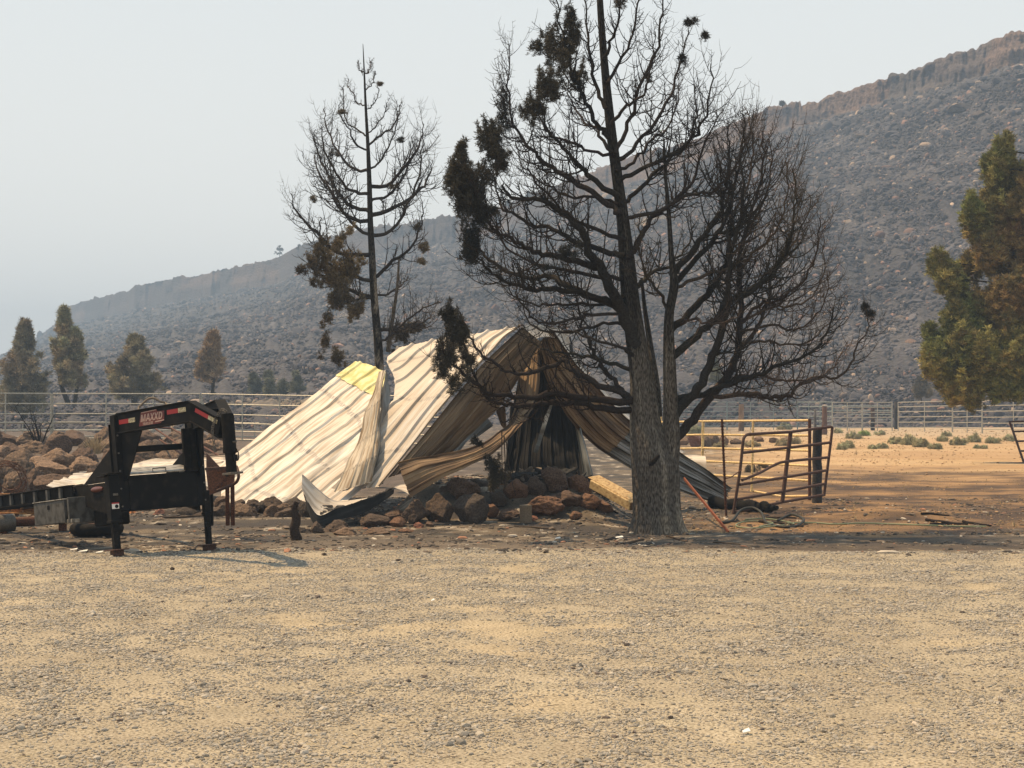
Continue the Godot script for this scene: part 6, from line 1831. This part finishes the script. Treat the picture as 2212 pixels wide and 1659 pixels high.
	obj("bar", mb, M.rust_orange, t)
	# charred log under the gate, curled sheet roll
	t = thing("charred_log", "charred black log lying under the bent gate", "log", G(1620, 1112))
	mb = MB.new()
	var p2 := catmull([W(1540, 1082, 26.4), W(1580, 1092, 26.0), W(1620, 1100, 25.6), W(1650, 1104, 25.3), W(1664, 1104, 25.2)], 6)
	for k in p2.size(): p2[k].y = 0.09 + 0.02 * sin(k * 1.1)
	mb.col = Color(0.022, 0.02, 0.02)
	tube(mb, p2, 0.10, 0.07, 12)
	for k in mb.v.size(): mb.v[k] += mb.n[k] * 0.03 * nz2.get_noise_3d(mb.v[k].x * 260, mb.v[k].y * 260, mb.v[k].z * 260)
	obj("log", mb, M.char, t)
	mb = MB.new()
	mb.col = Color(0.022, 0.02, 0.02)
	tube(mb, [p2[-3], p2[-3] + Vector3(0.1, 0.02, 0.18)], 0.05, 0.035, 8)
	obj("stub", mb, M.char, t)
	t = thing("sheet_roll", "white sheet metal curled into a roll behind the burnt trunk", "metal sheet", G(1500, 1045))
	var pos := []
	for j in 15:
		var row := []
		var u := j / 14.0
		for k in 25:
			var an := lerpf(-2.3, 2.5, k / 24.0)
			var c := W(lerpf(1440, 1517, u), lerpf(1006, 1010, u), lerpf(29.6, 29.0, u))
			row.append(c + Vector3(0.05, sin(an + 1.4) * 0.21, cos(an + 1.4) * 0.21))
		pos.append(row)
	mb = MB.new()
	grid(mb, pos)
	obj("sheet", mb, M.roof2, t)
	# gate leaf cut by the picture's right edge
	t = thing("leaning_gate", "dark leaning pipe gate at the pasture edge under the green tree", "gate", G(2212, 1000))
	pipe("stile", t, M.rust_dark, [[2181, 911, 47.0], [2212, 1000, 46.5]], 0.035)
	pipe("stile", t, M.rust_dark, [[2400, 905, 48.5], [2425, 990, 48.5]], 0.035)
	for k in 5:
		var f := k / 4.0 * 0.95
		pipe("rail", t, M.rust_dark, [[2181 + 31 * f, 911 + 89 * f, 47.0 - 0.5 * f], [2400 + 25 * f, 906 + 84 * f, 48.5]], 0.028)
	pipe("foot", t, M.rust_dark, [[2175, 1002, 46.2], [2230, 999, 46.6]], 0.03)

func build_small_things() -> void:
	rng.seed = 700
	# hoses
	var hose := func(label: String, pts: Array, r: float, m: Material, h := 0.02) -> void:
		var p := []
		for q in pts:
			var g := G(q[0], q[1])
			g.y = ground_h(g.x, g.z) + h + (q[2] if q.size() > 2 else 0.0)
			p.append(g)
		var mb := MB.new()
		tube(mb, catmull(p, 6), r, r, 7)
		var o := obj("garden_hose", mb, m)
		tag(o, label, "hose")
	hose.call("pale green garden hose stretched across the burnt soil to the right", [[1700, 1133], [1760, 1131], [1800, 1134], [1860, 1133], [1930, 1134], [1990, 1137], [2060, 1137], [2130, 1139]], 0.011, M.hose)
	hose.call("green and blackened hose coiled on the soil before the gate", [[1640, 1141], [1670, 1135], [1640, 1128], [1606, 1131], [1590, 1138], [1625, 1143], [1680, 1138], [1715, 1134], [1690, 1128], [1650, 1124], [1610, 1126]], 0.011, M.hose)
	hose.call("black burnt hose loop arched up behind the green one", [[1560, 1132], [1582, 1130, 0.02], [1600, 1125, 0.12], [1625, 1124, 0.16], [1645, 1126, 0.10], [1655, 1132], [1690, 1140], [1720, 1138], [1736, 1130, 0.03], [1710, 1124, 0.06], [1680, 1128]], 0.02, M.hose_burnt)
	# charred sticks
	for q in [[1640, 1128, 1735, 1139, 0.02], [1655, 1122, 1720, 1122, 0.022], [2000, 1126, 2090, 1133, 0.025], [2010, 1134, 2075, 1130, 0.02], [2080, 1128, 2140, 1136, 0.02], [1335, 1130, 1240, 1133, 0.016], [1440, 1160, 1485, 1172, 0.014], [1390, 1168, 1330, 1180, 0.016], [1200, 1148, 1110, 1146, 0.012], [640, 1148, 700, 1152, 0.02], [1540, 1174, 1600, 1176, 0.008], [1990, 1121, 2050, 1119, 0.02], [460, 1130, 560, 1127, 0.018], [350, 1134, 450, 1130, 0.018]]:
		var a := G(q[0], q[1])
		var b := G(q[2], q[3])
		var p := []
		for k in 7:
			var c := a.lerp(b, k / 6.0)
			c.y = ground_h(c.x, c.z) + q[4] * 0.8
			p.append(c + Vector3(0, 0, 0.03 * nz.get_noise_1d(k * 130.0 + q[0])))
		var mb := MB.new()
		mb.col = Color(0.035, 0.031, 0.028) if rng.randf() < 0.6 else Color(0.12, 0.09, 0.065)
		tube(mb, p, q[4], q[4] * 0.6, 6)
		var o := obj("burnt_stick", mb, M.char)
		tag(o, "%s %s stick lying on the burnt soil" % ["long" if a.distance_to(b) > 0.55 else "short", "thick blackened" if q[4] > 0.019 else "thin blackened"], "stick", "burnt sticks on the soil")
	# crate of planks seen under the trailer bed
	var t := thing("wooden_crate", "orange-tan slatted wooden crate on a pallet under the trailer bed", "crate", Vector3(-7.3, 0, -23.6))
	var c0 := Vector3(-6.75, 0, -23.6)
	var ax := Vector3(-1, 0, -0.12).normalized()
	var nrm := Vector3(-0.12, 0, 1).normalized()
	for k in 7:
		var mb := MB.new()
		var c := c0 + ax * (0.09 + k * 0.195)
		beam(mb, c + Vector3(0, 0.11, 0), c + Vector3(0, 0.38 + R(-0.01, 0.01), 0), 0.02, 0.183, ax, 0.004)
		obj("plank", mb, M.wood, t)
	for k in 3:
		var mb := MB.new()
		var c := c0 + ax * (0.08 + k * 0.55) + Vector3(0, 0.055, 0)
		bbox(mb, Transform3D(Basis(ax, Vector3.UP, ax.cross(Vector3.UP)), c), Vector3(0.12, 0.09, 0.6), 0.004)
		obj("block", mb, M.rust, t)
	for y in [0.105, 0.012]:
		var mb := MB.new()
		beam(mb, c0 + Vector3(0, y, 0) + nrm * 0.05, c0 + ax * 1.4 + Vector3(0, y, 0) + nrm * 0.05, 0.1, 0.02, Vector3.UP, 0.003)
		obj("runner", mb, M.wood, t)
	for s in [0.3, 0.95]:
		var mb := MB.new()
		beam(mb, c0 + ax * (s - 0.18) + Vector3(0, 0.36, 0) + nrm * 0.025, c0 + ax * (s + 0.2) + Vector3(0, 0.13, 0) + nrm * 0.025, 0.018, 0.08, Vector3.UP, 0.003)
		obj("brace", mb, M.wood, t)
	# rusty tube with a pale end lying in front of the crate
	t = thing("rusty_pipe", "rusty brown pipe with grey capped end lying on the ground under the trailer bed", "pipe", Vector3(-6.6, 0, -21.4))
	var mb := MB.new()
	tube(mb, [Vector3(-5.9, 0.17, -21.5), Vector3(-6.58, 0.15, -21.15)], 0.062, 0.062, 14)
	obj("tube", mb, M.rust, t)
	mb = MB.new()
	tube(mb, [Vector3(-6.5, 0.15, -21.18), Vector3(-6.68, 0.14, -21.08)], 0.115, 0.115, 16)
	obj("end_cap", mb, M.steel, t)
	mb = MB.new()
	beam(mb, Vector3(-6.62, 0.0, -21.1), Vector3(-6.62, 0.14, -21.1), 0.05, 0.1, Vector3.RIGHT)
	beam(mb, Vector3(-5.95, -0.02, -21.48), Vector3(-5.95, 0.12, -21.48), 0.05, 0.1, Vector3.RIGHT)
	obj("foot", mb, M.rust, t)
	# blackened wheel-and-axle lump by the frame
	t = thing("tire_carcass", "burnt tire lying flat on its side under the trailer frame", "tire", Vector3(-5.35, 0, -20.9))
	mb = MB.new()
	var ring := []
	for k in 19: ring.append(Vector3(-5.35 + 0.26 * cos(TAU * k / 18.0), 0.09, -20.9 + 0.26 * sin(TAU * k / 18.0)))
	tube(mb, ring, 0.085, 0.085, 10, false)
	obj("tyre", mb, M.black_dull, t)
	mb = MB.new()
	tube(mb, [Vector3(-5.35, 0.03, -20.9), Vector3(-5.35, 0.15, -20.9)], 0.17, 0.15, 16)
	obj("hub", mb, M.rust, t)
	# loops of fence wire on the bank
	t = thing("wire_coil", "loose coil of rusty fence wire standing by the bank rocks", "wire", W(20, 1062, 27.0))
	for k in 9:
		mb = MB.new()
		var p := []
		var c := W(16 + R(-6, 8), 1034 + R(-4, 4), 27.0 + R(-0.2, 0.2))
		var rr := R(0.20, 0.30)
		for j in 25:
			var an := TAU * j / 24.0
			p.append(c + Vector3(cos(an) * rr, sin(an) * rr * R(0.97, 1.03), sin(an) * 0.1 + cos(an) * R(-0.08, 0.08)))
		tube(mb, p, 0.006, 0.006, 5, false)
		obj("loop", mb, M.rust, t)
	# collapsed pipe frame behind the neck
	t = thing("fallen_pipe_frame", "rusty bent pipe frame leaning on the rocks behind the trailer neck", "pipe frame", W(380, 1000, 34.0))
	for q in [[[330, 922, 38.0], [408, 976, 32.5]], [[372, 926, 38.0], [500, 1000, 32.5]], [[345, 950, 37.0], [440, 1010, 32.0]], [[330, 922, 38.0], [372, 926, 38.0]]]: pipe("pipe", t, M.rust, q, 0.022)
	pipe("hoop", t, M.rust_weather, [[300, 880, 40.0], [312, 868, 40.0], [322, 861, 40.0], [333, 860, 40.0], [345, 867, 40.0], [362, 876, 40.0], [372, 930, 38.0]], 0.028, 3)
	pipe("pipe", t, M.rust_weather, [[300, 880, 40.0], [290, 960, 39.0]], 0.026)
	# rusty implement standing past the coupler
	t = thing("rusty_implement", "rust-brown steel farm implement with a holed plate behind the coupler", "implement", G(490, 1120))
	mb = MB.new()
	var n := Vector3(-0.15, 0.1, 1).normalized()
	plate(mb, [W(445, 1014, 20.4), W(508, 1011, 20.3), W(506, 1042, 20.3), W(478, 1060, 20.35), W(452, 1070, 20.4)], n, 0.02)
	obj("plate", mb, M.rust, t)
	mb = MB.new()
	plate(mb, [W(446, 978, 20.5), W(478, 1012, 20.4), W(446, 1014, 20.5)], n, 0.015)
	obj("gusset", mb, M.rust_dark, t)
	mb = MB.new()
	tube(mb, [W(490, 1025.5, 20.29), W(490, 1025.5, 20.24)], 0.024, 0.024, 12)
	obj("bolt_hole_shade", mb, M.soot_shade, t)  # dark disc on the plate, painted for the shade in its hole
	mb = MB.new()
	beam(mb, W(444, 1013, 20.3), W(512, 1009, 20.2), 0.05, 0.035)
	obj("top_bar", mb, M.rust_dark, t)
	mb = MB.new()
	tube(mb, catmull([W(511, 1008, 20.2), W(515, 1022, 20.1), W(514, 1036, 20.1), W(504, 1046, 20.2), W(470, 1060, 20.3)], 5), 0.02, 0.02, 8)
	obj("bent_pipe", mb, M.rust_dark, t)
	for x in [491, 502]:
		mb = MB.new()
		beam(mb, W(x, 1042, 20.4), W(x + 1, 1135, 20.5), 0.035, 0.05, Vector3.RIGHT)
		obj("leg", mb, M.rust, t)
	mb = MB.new()
	beam(mb, W(455, 1060, 20.6), W(456, 1135, 20.7), 0.05, 0.06, Vector3.RIGHT)
	obj("leg", mb, M.black_dull, t)
	# stump post before the rock row
	mb = MB.new()
	var sp := G(637, 1166)
	mb.col = Color(0.06, 0.047, 0.038)
	var sp2 := []
	for k in 9: sp2.append(sp + Vector3(0.02 * sin(k * 1.7), k * 0.065 - 0.05, 0))
	tube(mb, sp2, 0.065, 0.045, 10)
	for k in mb.v.size(): mb.v[k] += mb.n[k] * 0.03 * nz2.get_noise_3d(mb.v[k].x * 300, mb.v[k].y * 120, mb.v[k].z * 300)
	var o := obj("post_stump", mb, M.char)
	tag(o, "burnt knobbly post stump standing before the rock row", "stump")
	# paper scraps
	for q in [[1338, 1163, 0.05], [1205, 1166, 0.035], [180, 1193, 0.05], [160, 1190, 0.04], [1612, 1586, 0.02], [935, 1300, 0.015], [215, 1195, 0.04], [955, 1140, 0.03]]:
		var g := G(q[0], q[1])
		mb = MB.new()
		var y := ground_h(g.x, g.z)
		plate(mb, [Vector3(g.x - q[2], y + 0.012, g.z + q[2]), Vector3(g.x + q[2], y + 0.02, g.z + q[2] * 0.7), Vector3(g.x + q[2] * 0.8, y + 0.03, g.z - q[2]), Vector3(g.x - q[2] * 0.9, y + 0.016, g.z - q[2] * 0.8)], Vector3.UP, 0.003)
		o = obj("scrap", mb, M.warn_white)
		tag(o, "small white scrap lying on the ground", "scrap", "white scraps on the ground")
